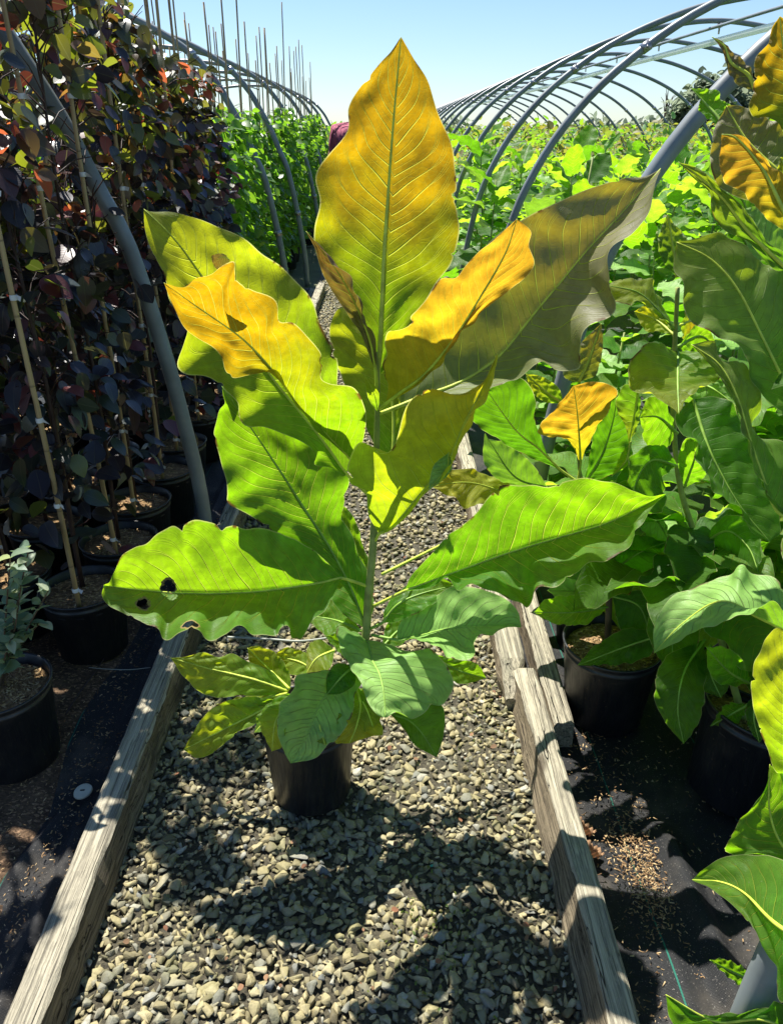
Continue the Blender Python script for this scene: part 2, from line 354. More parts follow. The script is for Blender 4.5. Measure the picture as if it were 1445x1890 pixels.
def m_wood(name, light, dark, stain):
    s = NT(name); c = s.coord('Object')
    g = s.mapping(c, (150, 3.2, 150)); n = s.noise(g, 1, 6, .75, .5); n2 = s.noise(s.mapping(c, (7, 1.6, 7)), 1, 4, .6)
    g2 = s.noise(s.mapping(c, (38, .55, 38)), 1, 2, .5, .9)
    crack = s.smooth(s.math('ABSOLUTE', s.math('SUBTRACT', g2, .5)), .0, .010, 1., 0.)
    col = s.mix(s.smooth(n, .36, .62), dark, light); col = s.mix(s.smooth(n2, .5, .72, 0, .75), col, stain)
    kn = s.n('ShaderNodeTexVoronoi'); s.l(s.mapping(c, (7, 2.1, 7)), kn.inputs['Vector']); kn.inputs['Scale'].default_value = 1
    knot = s.smooth(kn.outputs['Distance'], .05, .12, 1., 0.); col = s.mix(s.math('MULTIPLY', knot, .8), col, (.05, .035, .02))
    col = s.mix(s.math('MULTIPLY', crack, .92), col, (.018, .014, .01))
    h = s.math('SUBTRACT', s.math('MULTIPLY', n, .6), s.math('MULTIPLY', crack, 1.4))
    return s.done(s.bsdf(col, .78, .25, s.bump(h, 1., .010)))
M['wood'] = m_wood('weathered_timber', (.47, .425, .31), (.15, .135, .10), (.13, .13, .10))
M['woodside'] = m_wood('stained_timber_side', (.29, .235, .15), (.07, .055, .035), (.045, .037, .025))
def m_pipe(name, col, rough=.38, metal=.0):
    s = NT(name); c = s.coord('Object'); n = s.noise(c, 5, 4, .6)
    k = s.mix(s.smooth(n, .35, .7), col, tuple(x*.72 for x in col))
    k = s.mix(s.math('MULTIPLY', s.smooth(s.noise(c, 45, 3, .6), .6, .75), .35), k, (.3, .28, .24))
    return s.done(s.bsdf(k, s.smooth(n, .3, .7, rough-.08, rough+.12), .5, s.bump(s.noise(c, 80, 2), .1, .001), metal))
M['pipe'] = m_pipe('grey_pipe', (.21, .24, .245)); M['pipew'] = m_pipe('white_pipe', (.72, .76, .74)); M['clamp'] = m_pipe('steel_clamp', (.42, .42, .42), .35, .8)
s_ = NT('white_pvc'); a_ = s_.bsdf((.8, .84, .8), .35, .5); b_ = s_.n('ShaderNodeBsdfTranslucent'); b_.inputs[0].default_value = (.85, .92, .86, 1); c_ = s_.n('ShaderNodeMixShader'); c_.inputs[0].default_value = .5
s_.l(a_, c_.inputs[1]); s_.l(b_.outputs[0], c_.inputs[2]); M['pipew'] = s_.done(c_.outputs[0])
M['tape'] = m_pipe('white_tie_tape', (.72, .74, .74), .5); M['cap'] = m_pipe('pale_plastic', (.40, .42, .35), .5)
def m_bamboo():
    s = NT('bamboo'); c = s.coord('Object'); sp = s.n('ShaderNodeSeparateXYZ'); s.l(c, sp.inputs[0])
    n = s.noise(s.mapping(c, (50, 50, 3)), 1, 3); f = s.math('FRACT', s.math('MULTIPLY', sp.outputs[2], 5.2))
    col = s.mix(s.smooth(n, .3, .7), (.46, .33, .16), (.28, .19, .09)); col = s.mix(s.smooth(f, .0, .05, .75, 0), col, (.12, .08, .04))
    return s.done(s.bsdf(col, .5, .4, s.bump(n, .2, .002)))
M['bamboo'] = m_bamboo()
def m_cloth_shirt(name, col):
    s = NT(name); c = s.coord('Object'); n = s.noise(c, 14, 3)
    return s.done(s.bsdf(s.mix(n, col, tuple(x*.7 for x in col)), .85, .2, s.bump(s.noise(s.mapping(c, (14, 5, 5), (0, .6, 0)), 1, 3, .5, 1.5), 1., .12)))
M['shirt'] = m_cloth_shirt('maroon_cotton', (.40, .11, .16)); M['jeans'] = m_cloth_shirt('dark_denim', (.03, .04, .07))
M['hair'] = m_cloth_shirt('dark_hair', (.02, .014, .012)); M['skin'] = m_cloth_shirt('skin', (.42, .24, .16)); M['green_bit'] = m_pipe('green_plastic', (.03, .28, .2))
M['dead'] = small_leaf_mat('dead_leaf', [(.28, .13, .07), (.2, .1, .06), (.33, .2, .11), (.16, .1, .06)], [(.4, .18, .08)]*4, .2, .7, .2)

# ---------------------------------------------------------------- ground
def sheet(name, x0, x1, y0, y1, nx, ny, zf, mat, kind='structure'):
    X, Y = np.meshgrid(np.linspace(x0, x1, nx), np.linspace(y0, y1, ny)); Z = zf(X, Y)
    v = np.stack([X, Y, Z], -1).reshape(-1, 3)
    i = (np.arange(ny-1)[:, None]*nx + np.arange(nx-1)[None, :]).ravel()
    o = mesh(name, v, np.stack([i, i+1, i+nx+1, i+nx], 1), mat); o['kind'] = kind; return o
sheet('ground', -400, 400, -40, 900, 8, 8, lambda X, Y: X*0 - .03, M['far_ground'])
def zc(X, Y):
    return (.004*np.sin(X*9+Y*3)+.006*np.sin(Y*5.3-X*4)+.003*np.sin(X*31+Y*11)*np.sin(Y*17))
def ridge(X, Y, x, w_, h, y0, y1, sl=0.):                       # a fold in the cloth
    return h*np.exp(-((X-x-sl*(Y-y0))/w_)**2)*np.clip((Y-y0)*9, 0, 1)*np.clip((y1-Y)*9, 0, 1)
sheet('ground_cloth', -4.6, -.70, .3, 9, 260, 460, lambda X, Y: zc(X, Y)+ridge(X, Y, -.775, .022, .02, .5, 9)+ridge(X, Y, -.9, .02, .03, 1.2, 1.55, .25), M['cloth'])
sheet('ground_cloth', .475, 6.5, .3, 9, 380, 460, lambda X, Y: zc(X, Y)+ridge(X, Y, .72, .035, .045, .72, 1.45, -.02)+ridge(X, Y, .60, .03, .02, .6, 1.2, .05)+ridge(X, Y, .9, .04, .02, .6, 1.2, -.15), M['cloth'])
sheet('path', -.72, .50, .2, 16, 160, 1400, lambda X, Y: -.006+.0035*np.clip(np.sin(X*5+Y*3+1.7*np.sin(Y*2.3))*np.sin(Y*3.1-X*2)*1.4-.25, -.25, 1)+.0025*np.sin(X*90)*np.sin(Y*83+X*20), M['pathbase'])

# gravel
def hull_proto(seed, n=13):
    r = random.Random(seed); bm = bmesh.new()
    for _ in range(n):
        v = Vector([r.gauss(0, 1) for _ in range(3)]).normalized(); v *= r.uniform(.82, 1.05)
        bm.verts.new((v.x, v.y*r.uniform(.62, 1.), v.z*r.uniform(.5, .75)))
    res = bmesh.ops.convex_hull(bm, input=bm.verts)
    bmesh.ops.delete(bm, geom=[g for g in res['geom_interior'] if isinstance(g, bmesh.types.BMVert)], context='VERTS')
    bmesh.ops.bevel(bm, geom=list(bm.edges), offset=.04, segments=1, affect='EDGES') if seed % 1 == 0 and BEV else None
    bmesh.ops.triangulate(bm, faces=bm.faces[:])
    bm.verts.index_update(); v = np.array([q.co[:] for q in bm.verts]); f = np.array([[a.index for a in p.verts] for p in bm.faces]); bm.free()
    return v, f
BEV = True; near_p = [hull_proto(i, 9+i % 4) for i in range(30)]
BEV = False; far_p = [hull_proto(50+i, 11) for i in range(14)]
def rotm(a, b, c):
    return np.array(Matrix.Rotation(c, 3, 'Z') @ Matrix.Rotation(b, 3, 'Y') @ Matrix.Rotation(a, 3, 'X'))
def scatter(protos, pts, sizes, flat=1.):
    vs, fs, n = [], [], 0
    for p, s_ in zip(pts, sizes):
        v, f = protos[rnd.randrange(len(protos))]
        m = rotm(rnd.uniform(-.5, .5), rnd.uniform(-.5, .5), rnd.uniform(0, 6.28))
        k = np.array([s_*rnd.uniform(.8, 1.3), s_*rnd.uniform(.75, 1.05), s_*rnd.uniform(.7, 1.05)*flat])
        vs.append((v*k) @ m.T + p); fs.append(f+n); n += len(v)
    return np.concatenate(vs), np.concatenate(fs)
def stone_points(y0, y1, step, x0=-.66, x1=.45):
    P_ = []
    for y in np.arange(y0, y1, step):
        for x in np.arange(x0, x1, step):
            P_.append((x+rnd.uniform(-.5, .5)*step, y+rnd.uniform(-.5, .5)*step, rnd.uniform(-.009, .006)))
    return np.array(P_)
pn = stone_points(.72, 2.6, .0152); rnd.shuffle(near_p)
sn = [max(.004, min(.022, rnd.lognormvariate(math.log(.0117), .42))) for _ in pn]
v, f = scatter(near_p, pn, sn)
tag(mesh('gravel', v, f, M['stone'], smooth=False), 'tan and grey angular gravel covering the path between the boards', 'gravel', kind='stuff')
pf = stone_points(2.6, 9.5, .0235, -.66, .47)
v, f = scatter(far_p, pf, [max(.007, min(.022, rnd.lognormvariate(math.log(.016), .3))) for _ in pf])
tag(mesh('gravel', v, f, M['stone'], smooth=False), 'grey gravel of the path farther off behind the potted plant', 'gravel', kind='stuff')

# wood chips scattered on the left bed and a little on the right
box = (np.array([[x, y, z] for x in (-1, 1) for y in (-1, 1) for z in (-1, 1)], dtype=float)*[1, .3, .12],
       np.array([[0, 1, 3, 2], [4, 6, 7, 5], [0, 4, 5, 1], [2, 3, 7, 6], [0, 2, 6, 4], [1, 5, 7, 3]]))
def chips(name, label, region, n, parent=None, z0=.012, size=(.0016, .0048)):
    pts = [region() for _ in range(n)]
    v, f = scatter([box], [np.array([x, y, z0+rnd.uniform(0, .004)+float(z)]) for x, y, z in pts], [rnd.uniform(*size) for _ in pts])
    o = mesh(name, v, f, M['chip'], parent, smooth=False)
    if label: tag(o, label, 'wood chips', kind='stuff')
    return o
sheet('soil', -2.2, -.84, .7, 3.2, 60, 120, lambda X, Y: .006+zc(X, Y)+.008*np.clip(np.sin(X*7+2)*np.sin(Y*6)+.6, -.6, 1)-.03*np.clip((X+.93)*8, 0, 1)-.03*np.clip((1.1-Y)*6, 0, 1), M['litter'])
chips('wood_chips', 'brown bark chips strewn over the black cloth around the left pots', lambda: (rnd.uniform(-1.9, -.80) if rnd.random() < .9 else rnd.uniform(-.85, -.72), rnd.uniform(.75, 3.4), 0), 9000, z0=.012)
def rr():
    a = rnd.gauss(0, 1); return (.60+rnd.gauss(0, .05) if rnd.random() < .5 else rnd.uniform(.5, 1.1), rnd.uniform(.8, 1.9), 0)
chips('wood_chips', 'tan bark chips spilled on the woven cloth by the right pots', rr, 1500, z0=.010)
chips('wood_chips', None, lambda: (.62+rnd.gauss(0, .03), 1.28+rnd.gauss(0, .09), 0), 900, z0=.012)['kind'] = 'stuff'
bpy.data.objects[-1] if False else None
o = [x for x in bpy.data.objects if x.name.startswith('wood_chips')][-1]; tag(o, 'small heap of orange brown chips beside the cloth fold', 'wood chips', kind='stuff')

# ---------------------------------------------------------------- timber edging
def board(name, label, secs, seed, notch=None):
    """secs: list of (Y, xin_bottom, xin_top, xout, h) cross-sections; inner side gets stained material"""
    r = np.random.default_rng(seed); Ys = [s_[0] for s_ in secs]; n = max(12, int((Ys[-1]-Ys[0])/.02))
    y = np.linspace(Ys[0], Ys[-1], n); col = [np.interp(y, Ys, [s_[k] for s_ in secs]) for k in range(1, 5)]
    w1 = np.convolve(r.normal(0, 1, n+30), np.ones(18)/18, 'same')[15:15+n]*.007
    w2 = np.convolve(r.normal(0, 1, n+10), np.ones(4)/4, 'same')[5:5+n]*.0042
    rings = []
    for i in range(n):
        xb, xt, xo, h = [c_[i] for c_ in col]; sg = 1 if xo > xt else -1; ch = .006+abs(w2[i])
        zt = h+w1[i]
        rings.append([(xb, -.03), (xb+w2[i], .012), (xt+(xb-xt)*.4+w2[i]*1.5, h*.5), (xt-w2[i], zt-ch), (xt+sg*ch, zt), ((xt+xo)/2+w2[i]*.5, zt+w2[i]*.4), (xo-sg*ch, zt), (xo, zt-ch), (xo, .01), (xo, -.03)])
    K = 10; v = np.array([[x, y[i], z] for i in range(n) for x, z in rings[i]])
    k = np.arange(K); q, mi = [], []
    for i in range(n-1):
        for a in range(K):
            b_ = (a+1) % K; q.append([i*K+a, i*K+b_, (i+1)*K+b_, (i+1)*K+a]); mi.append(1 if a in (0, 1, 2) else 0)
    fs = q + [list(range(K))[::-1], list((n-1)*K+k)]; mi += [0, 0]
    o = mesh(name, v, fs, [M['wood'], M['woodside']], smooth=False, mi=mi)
    return tag(o, label, 'timber board', 'weathered boards edging the gravel path')
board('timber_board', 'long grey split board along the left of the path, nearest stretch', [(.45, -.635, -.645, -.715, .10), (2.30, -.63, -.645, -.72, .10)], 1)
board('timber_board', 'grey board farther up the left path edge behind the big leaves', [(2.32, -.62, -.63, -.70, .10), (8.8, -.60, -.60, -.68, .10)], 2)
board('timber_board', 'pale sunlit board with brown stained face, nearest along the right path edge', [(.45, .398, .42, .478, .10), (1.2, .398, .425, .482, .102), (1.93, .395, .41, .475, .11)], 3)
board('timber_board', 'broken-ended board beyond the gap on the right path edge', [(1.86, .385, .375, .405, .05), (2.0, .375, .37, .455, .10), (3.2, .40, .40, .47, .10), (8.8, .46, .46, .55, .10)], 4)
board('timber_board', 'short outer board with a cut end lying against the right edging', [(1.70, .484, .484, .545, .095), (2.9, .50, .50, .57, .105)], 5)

# ---------------------------------------------------------------- hoop houses
prof = [(0, -.05), (.0, .25), (.035, .6), (.13, 1.1), (.25, 1.4), (.42, 1.66), (.66, 1.9), (1.02, 2.14), (1.5, 2.33), (1.95, 2.42), (2.3, 2.45)]
profl = [(0, -.05), (.008, .25), (.035, .5), (.08, .82), (.16, 1.22), (.235, 1.405), (.315, 1.607), (.41, 1.79), (.53, 1.99), (.75, 2.21), (1.15, 2.42), (1.65, 2.55), (2.3, 2.6)]
def hoop(xb, Y, sgn, rad, label, group, yaw=0):
    pr = prof if sgn > 0 else profl; pts = [(o_, z) for o_, z in pr]; pts += [(4.6-o_, z) for o_, z in pr[-2::-1]]
    p = spline([(xb+sgn*a, Y, z) for a, z in pts], 90)
    t = thing('hoop', (xb, Y, 0), label, 'greenhouse hoop', group)
    mesh('pipe', *tube(p, [rad], 14), M['pipe'], t)
    m_ = spline([(xb+sgn*a, Y, z) for a, z in pts], 90)[45]
    cl = tube([m_+[0, 0, -.10], m_+[0, 0, -.0]], [.008], 6); c2 = tube([m_+[0, -.03, -.035], m_+[0, .03, -.035]], [.02], 8)
    mesh('clamp', *merge([cl, c2]), M['clamp'], t)
    for q in (9, 26, 64, 80):
        e = (p[q+1]-p[q])/np.linalg.norm(p[q+1]-p[q]); s1 = tube([p[q]-e*.022, p[q]+e*.022], [rad*1.22], 14); s2 = tube([p[q]+[0, -rad*1.1, 0], p[q]+[0, -rad*1.9, 0]], [.007], 6)
        if q in (26, 64) or Y > 4: mesh('sleeve', *merge([s1, s2]), M['clamp'], t)
    return t
RH = [.80, 2.73, 4.6, 6.2, 7.8, 9.4, 11.0, 12.6, 14.2, 15.8, 17.4, 19, 20.6, 22.2, 23.8, 25.4, 27, 28.6]
ords = ['foot of the grey pipe hoop rising beside the bottom corner leaves', 'thick grey pipe hoop leaning past the bronze leaf tip', 'second grey pipe hoop over the bright field', 'grey pipe hoop third in line with a flat crown against the sky', 'fourth hoop of the row, its crown under the sky', 'fifth hoop of the row above the field plants']
for i, y in enumerate(RH):
    hoop(.60 if i else .625, y, 1, .030 if i < 2 else .0215, ords[i] if i < len(ords) else 'thin distant grey hoop in the long tunnel beyond the field', 'hoops of the tunnel over the magnolia field')
LH = [2.96, 5.1, 7.4, 9.3, 11.8, 14.3, 16.8, 19.3, 21.8]
lords = ['grey pipe hoop standing in front of the dark red shrubs by the path', 'grey hoop half hidden in dark leaves, next after the first one', 'curved grey hoop bordering the bright green shrubs', 'slim grey hoop just beyond, beside the tall leaf edge']
for i, y in enumerate(LH):
    hoop(-.746 if i == 0 else -.84, y, -1, .029, lords[i] if i < len(lords) else 'thin distant grey hoop over the staked shrubs', 'hoops of the tunnel over the staked trees')
for y in RH[2:10]:
    t = hoop(6.6, y+1.0, 1, .026, 'grey hoop of the next tunnel beyond the field plants', 'hoops of the far side tunnel')
def purlin(name, x, z, y0, y1, rad, mat, label, y_n=12):
    yy = np.linspace(y0, y1, y_n); tag(mesh(name, *tube([(x, y, z+.006*math.sin(y*3)) for y in yy], [rad], 10), M[mat]), label, 'pipe')
purlin('purlin_pipe', 2.9, 2.285, 1.5, 29, .026, 'pipew', 'white ridge pipe hung under the hoops')
purlin('purlin_pipe', 2.86, 2.385, 1.5, 29, .013, 'pipe', 'thin grey ridge pipe just above the white pipe')
purlin('purlin_pipe', -3.1, 2.56, 2, 23, .016, 'pipe', 'thin ridge pipe of the tunnel over the staked trees')
purlin('purlin_pipe', 8.9, 2.30, 4, 18, .05, 'pipew', 'white pipe along the tunnel past the field, low on the skyline')

# ---------------------------------------------------------------- pots
def pot_prof(r, h, rb):
    return [(0, .006), (rb*.9, .004), (rb, .012), (rb+(r-rb)*.82, h*.86), (r*.985, h*.865), (r*.99, h*.90), (r*.975, h*.905), (r*.985, h*.955), (r*1.02, h*.96), (r*1.035, h*.99), (r*1.01, h), (r*.975, h*.985), (r*.95, h*.8)]
def add_pot(t, x, y, r=.135, h=.255, rb=.11, z=0., fill=.87, tilt=None, nchip=0, mulch=None):
    v, f = lathe(pot_prof(r, h, rb), 84, (0, 0, 0)); 
    va = np.arctan2(v[:, 1], v[:, 0]); bd = (v[:, 2] > .015) & (v[:, 2] < h*.84); v[:, :2] *= (1+np.where(bd, .008*np.sign(np.cos(va*14)), 0)+.006*np.sin(va*2+x*7)*(v[:, 2]/h))[:, None]
    a = np.linspace(0, 2*np.pi, 40, endpoint=False); rs = np.array([0, .25, .5, .72, .88, 1.])*r*.955
    mv = []
    for k, q in enumerate(rs):
        for b_ in a: mv.append((q*math.cos(b_), q*math.sin(b_), h*fill + .012*(1-(q/rs[-1])**2) + rnd.uniform(-.004, .004)*(k > 0)))
    n = 40; kk = np.arange(n); mf = np.concatenate([np.stack([i*n+kk, i*n+(kk+1) % n, (i+1)*n+(kk+1) % n, (i+1)*n+kk], 1) for i in range(5)])
    mv = np.array(mv)
    if tilt is not None: m = rotm(*tilt); v = v @ m.T; mv = mv @ m.T
    base = np.array([x, y, z])
    p = mesh('pot', v+base, f, M['pot'], t); s_ = mesh('soil_mulch', mv+base, mf, mulch or M['mulch'], t)
    if nchip:
        def reg():
            q = math.sqrt(rnd.random())*r*.9; b_ = rnd.uniform(0, 6.28); return (q*math.cos(b_), q*math.sin(b_), 0)
        pts = [reg() for _ in range(nchip)]
        cv, cf = scatter([box], [np.array([a_, b_, h*fill+.012*(1-(a_*a_+b_*b_)/(r*r*.9))+rnd.uniform(.001, .004)]) for a_, b_, _ in pts], [rnd.uniform(.003, .007) for _ in pts])
        if tilt is not None: cv = cv @ m.T
        c_ = mesh('bark_chips', cv+base, cf, M['chip'], s_, smooth=False); c_['kind'] = 'stuff'
    return p

# ---------------------------------------------------------------- traced leaves
def veinq(u, v, N, seed, skew=.13):
    r = random.Random(seed); p = [r.uniform(0, 6.28) for _ in range(8)]; av = np.abs(v); sd = (v > 0)*1.
    k = skew*r.uniform(.8, 1.5)
    return N*(u-k*av-.07*av**5+.006*np.sin(19*u+p[0]+sd*2)+.006*np.sin(41*u+p[1]+sd)+.007*av*np.sin(5*av+p[2]+11*u+sd*3)+sd*r.uniform(.01, .045)+r.random()/N)
def pl(s): return [tuple(float(a) for a in q.split(',')) for q in s.split()]
def traced(parent, mat, rib, Lp, Rp, Yr, Yl, Yq, pet=None, ruff=.006, cup=.0, NU=150, NV=14, rr_=(.0034, .0008), rmat='rib', name='leaf', seed=0, fr=5, Nq=17):
    r = random.Random(seed+len(rib)*3)
    def lift(s, Ys, n):
        p = spline(pl(s), n); y = np.interp(np.linspace(0, 1, n), np.linspace(0, 1, len(Ys)), Ys)
        if len(Ys) > 2:
            y = spline([(yy,) for yy in Ys], 200)[:, 0] if False else y
            k = np.ones(21)/21; yp = np.pad(y, 10, mode='edge'); y = np.convolve(yp, k, 'valid')
        return np.array([P(a, b, c_) for (a, b), c_ in zip(p, y)])
    rb = lift(rib, Yr, NU); Le = lift(Lp, Yl, NU); Re = lift(Rp, Yq, NU)
    Le[0] = rb[0]; Re[0] = rb[0]; Le[-1] = rb[-1]; Re[-1] = rb[-1]
    for k, wgt in ((1, .66), (2, .33)):
        pass
    g = np.zeros((NU, 2*NV+1, 3)); g[:, NV] = rb; uu = np.linspace(0, 1, NU)
    for j in range(1, NV+1):
        t = j/NV; g[:, NV-j] = rb+(Le-rb)*t; g[:, NV+j] = rb+(Re-rb)*t
    du = np.gradient(g, axis=0); dv = np.gradient(g, axis=1); nrm = np.cross(du, dv); nrm /= np.linalg.norm(nrm, axis=2)[..., None]+1e-9
    # smooth the normal field a little along u
    for _ in range(10): nrm[1:-1] = (nrm[:-2]+nrm[1:-1]*2+nrm[2:])/4
    nrm /= np.linalg.norm(nrm, axis=2)[..., None]+1e-9
    v_ = np.abs(np.linspace(-1, 1, 2*NV+1)); sg = np.sign(np.linspace(-1, 1, 2*NV+1))
    ph = [r.uniform(0, 6.28) for _ in range(6)]
    W = np.zeros((NU, 2*NV+1)); env = np.sin(np.pi*np.clip(uu, 0.02, .98))**.6
    for s_i, sgn in ((0, -1), (1, 1)):
        msk = (sg == sgn)[None, :]
        W += msk*ruff*env[:, None]*(v_**2.2)[None, :]*(np.sin(2*np.pi*fr*uu+ph[s_i])+.5*np.sin(2*np.pi*fr*1.9*uu+ph[2+s_i]))[:, None]
    vs_ = np.linspace(-1, 1, 2*NV+1)
    L_ = float(np.linalg.norm(np.diff(rb, axis=0), axis=1).sum()); Nq = max(9, int(Nq*min(1.15, (L_/.5)**.45)))
    VQ = veinq(uu[:, None], vs_[None, :], Nq, seed)
    pil = 1-np.abs(2*((VQ % 1))-1)                                     # 0 on a vein, 1 between
    am = min(1., L_/.4)
    W += am*.0017*(pil**.7)*np.minimum(1, v_*5)[None, :]*(1-v_**3)[None, :]*env[:, None]
    for _ in range(5):
        fu, fv, a_, b_ = r.uniform(3, 13), r.uniform(1, 5), r.uniform(0, 6.28), r.uniform(0, 6.28)
        W += am*.0026*np.sin(fu*uu*3.1+a_)[:, None]*np.sin(fv*vs_*2+b_)[None, :]*env[:, None]*np.minimum(1, v_*3)[None, :]
    W += cup*np.sin(np.pi*v_)[None, :]*env[:, None]
    nick = np.zeros((NU, 2*NV+1))
    for _ in range(r.randrange(2, 6)):
        c0, sd_, dp, wd = r.uniform(.12, .92), r.choice([-1, 1]), r.uniform(.03, .10), r.uniform(.004, .012)
        nick += (sg == sd_)[None, :]*(dp*np.exp(-((uu-c0)/wd)**2))[:, None]*(v_**10)[None, :]
    g = g+(g[:, NV:NV+1]-g)*nick[..., None]
    g = g+nrm*W[..., None]
    NW = 2*NV+1; V = g.reshape(-1, 3); i = (np.arange(NU-1)[:, None]*NW+np.arange(NW-1)[None, :]).ravel()
    q = np.stack([i, i+1, i+NW+1, i+NW], 1)
    uv = np.stack(np.meshgrid(uu, np.linspace(0, 1, NW), indexing='ij'), -1).reshape(-1, 2)
    pts = [tuple(x) for x in rb[::7]]+[tuple(rb[-1])]; nP = 0
    if pet is not None: pts = [tuple(P(*pet))]+pts; nP = 1
    tp = spline(pts, 40); tv, tf = tube(tp, [rr_[0]*1.15, rr_[0], rr_[0]*.75, rr_[0]*.5, rr_[1]], 6)
    vqa = np.concatenate([VQ.reshape(-1), np.full(len(tv), .5)]); n0 = len(V); V = np.vstack([V, tv]); uv = np.vstack([uv, np.full((len(tv), 2), .5)])
    fs = [q]+[a+n0 for a in tf]; mi = np.concatenate([np.zeros(len(q), int)]+[np.ones(len(a), int) for a in tf])
    return mesh(name, V, fs, [M[mat], M[rmat]], parent, uv=uv, mi=mi, vq=vqa)

# ---------------------------------------------------------------- hero magnolia
pb = G(577, 1457); HX, HY = pb[0], pb[1]
hero = thing('potted_magnolia', (HX, HY, 0), 'young bigleaf magnolia alone on the gravel path, huge amber and lime leaves, black pot', 'potted plant')
add_pot(hero, HX, HY, r=.121, h=.262, rb=.102, nchip=500)
rimc = np.array([HX, HY, .22])
S = 1.62
def stempts(pix, start=None):
    p = [P(*q) for q in pix]
    if start is not None: p = [start]+p
    return spline(p, 60)
sp_ = stempts([(600, 1330, 1.53), (640, 1260, 1.57), (672, 1190, 1.61), (680, 1100, S), (689, 1000, S), (693, 900, S), (696, 780, S), (697, 700, S), (693, 650, S)], rimc)
mesh('stem', *tube(sp_, [.0125, .0115, .0105, .009, .007, .004], 12), M['stemg'], hero)
mesh('stem', *tube(stempts([(560, 1300, 1.5), (545, 1275, 1.5)], rimc+[-.02, 0, 0]), [.007, .004], 8), M['stemg'], hero)
H = dict(parent=hero)
def hl(mat, rib, L, Rr, Yr, Yl, Yq, **k): return traced(hero, mat, rib, L, Rr, Yr, Yl, Yq, seed=rnd.randrange(9999), **k)
# upright amber leaf
hl('amber', '697,700 703,600 708,480 718,330 728,200 740,68', '697,700 676,640 655,590 612,520 584,470 581,420 590,372 583,325 610,283 641,240 643,200 662,165 700,118 722,95 740,68',
   '697,700 735,640 770,580 800,530 832,485 847,430 843,380 841,320 832,262 806,205 790,150 764,108 740,68', [1.62, 1.70, 1.71], [1.62, 1.66, 1.68, 1.71], [1.62, 1.70, 1.72, 1.71], pet=(695, 740, S), ruff=.005, rr_=(.0052, .001))['label'] = 'tall upright amber leaf against the sky'
# big left leaf
hl('lime', '640,875 600,820 554,762 499,693 430,590 371,506 322,440 266,386', '640,880 613,864 580,858 583,842 571,823 530,804 485,794 452,783 447,745 412,716 374,697 336,684 331,660 341,605 322,560 300,505 275,450 266,386',
   '640,875 650,810 628,740 622,690 612,638 592,596 580,562 555,531 526,494 484,469 439,435 397,415 326,394 266,386', [1.62, 1.60, 1.58, 1.52], [1.62, 1.52, 1.50, 1.49, 1.52], [1.62, 1.68, 1.68, 1.62, 1.54], pet=(692, 925, S), ruff=.007)
# second left leaf
hl('green', '672,1150 645,1081 605,1005 561,937 520,873 468,796 410,713', '672,1150 640,1090 600,1040 560,1010 513,990 488,970 460,950 423,930 418,908 416,880 408,848 398,815 395,793 404,762 417,746 412,730 410,713',
   '672,1150 684,1105 681,1060 655,1010 645,977 634,950 640,915 640,873 600,830 540,790 480,740 440,715 410,713', [1.62, 1.66, 1.68, 1.66], [1.62, 1.62, 1.62, 1.64], [1.62, 1.72, 1.74, 1.68], ruff=.007, rmat='ribd')
hl('green', '674,1160 664,1100 655,1040 640,980 615,920', '674,1160 630,1130 600,1080 590,1010 600,940 615,920', '674,1160 690,1120 686,1060 672,1010 650,950 615,920', [1.62, 1.74, 1.80], [1.62, 1.72, 1.80], [1.62, 1.76, 1.80], ruff=.005, rmat='ribd')
# wide left leaf with holes
hl('greenhole', '631,1067 564,1080 459,1093 347,1095 253,1088 192,1080', '631,1067 601,1034 549,997 510,985 489,975 451,976 428,968 399,966 370,962 343,964 334,973 318,972 291,988 268,1004 250,1012 227,1023 212,1049 205,1074 192,1080',
   '631,1067 620,1090 601,1124 575,1150 552,1181 530,1160 511,1176 478,1166 440,1160 392,1180 345,1160 306,1181 283,1158 246,1140 205,1120 189,1100 192,1080', [1.60, 1.58, 1.54, 1.50], [1.60, 1.58, 1.53, 1.49], [1.60, 1.46, 1.40, 1.37, 1.42, 1.50], pet=(681, 1083, S), ruff=.006, fr=7, NV=13)['label'] = 'wide green leaf with three holes'
# wide right leaf
hl('green', '748,1090 824,1062 936,1021 1031,992 1125,963 1228,912', '748,1090 762,1060 824,992 880,945 913,905 927,894 974,899 1021,893 1068,884 1115,886 1148,898 1167,907 1195,915 1228,912',
   '748,1090 790,1085 824,1067 845,1090 872,1080 908,1092 955,1110 974,1122 993,1086 1031,1076 1068,1058 1101,1036 1158,1015 1174,990 1172,976 1196,945 1228,912', [1.60, 1.58, 1.56, 1.54], [1.60, 1.59, 1.55, 1.53], [1.60, 1.50, 1.42, 1.40, 1.46, 1.54], pet=(689, 1119, S), ruff=.006, fr=6, NV=13)['label'] = 'wide green leaf reaching towards the right boards'
# bronze leaf
hl('bronze', '740,748 790,728 840,710 885,685 927,652 984,581 1031,525 1078,468 1143,398 1219,311', '740,748 735,715 780,640 840,540 900,450 960,407 1016,379 1078,351 1120,338 1153,329 1190,325 1219,311',
   '740,748 800,755 889,724 936,708 974,686 1002,670 1031,679 1068,680 1068,647 1082,614 1125,581 1132,558 1122,525 1125,482 1143,445 1191,402 1205,362 1219,311', [1.63, 1.68, 1.66, 1.62, 1.60], [1.63, 1.74, 1.71, 1.65, 1.60], [1.63, 1.60, 1.52, 1.50, 1.56], pet=(697, 765, S), ruff=.008, rr_=(.004, .001))['label'] = 'long bronze and grey leaf pointing up to the right'
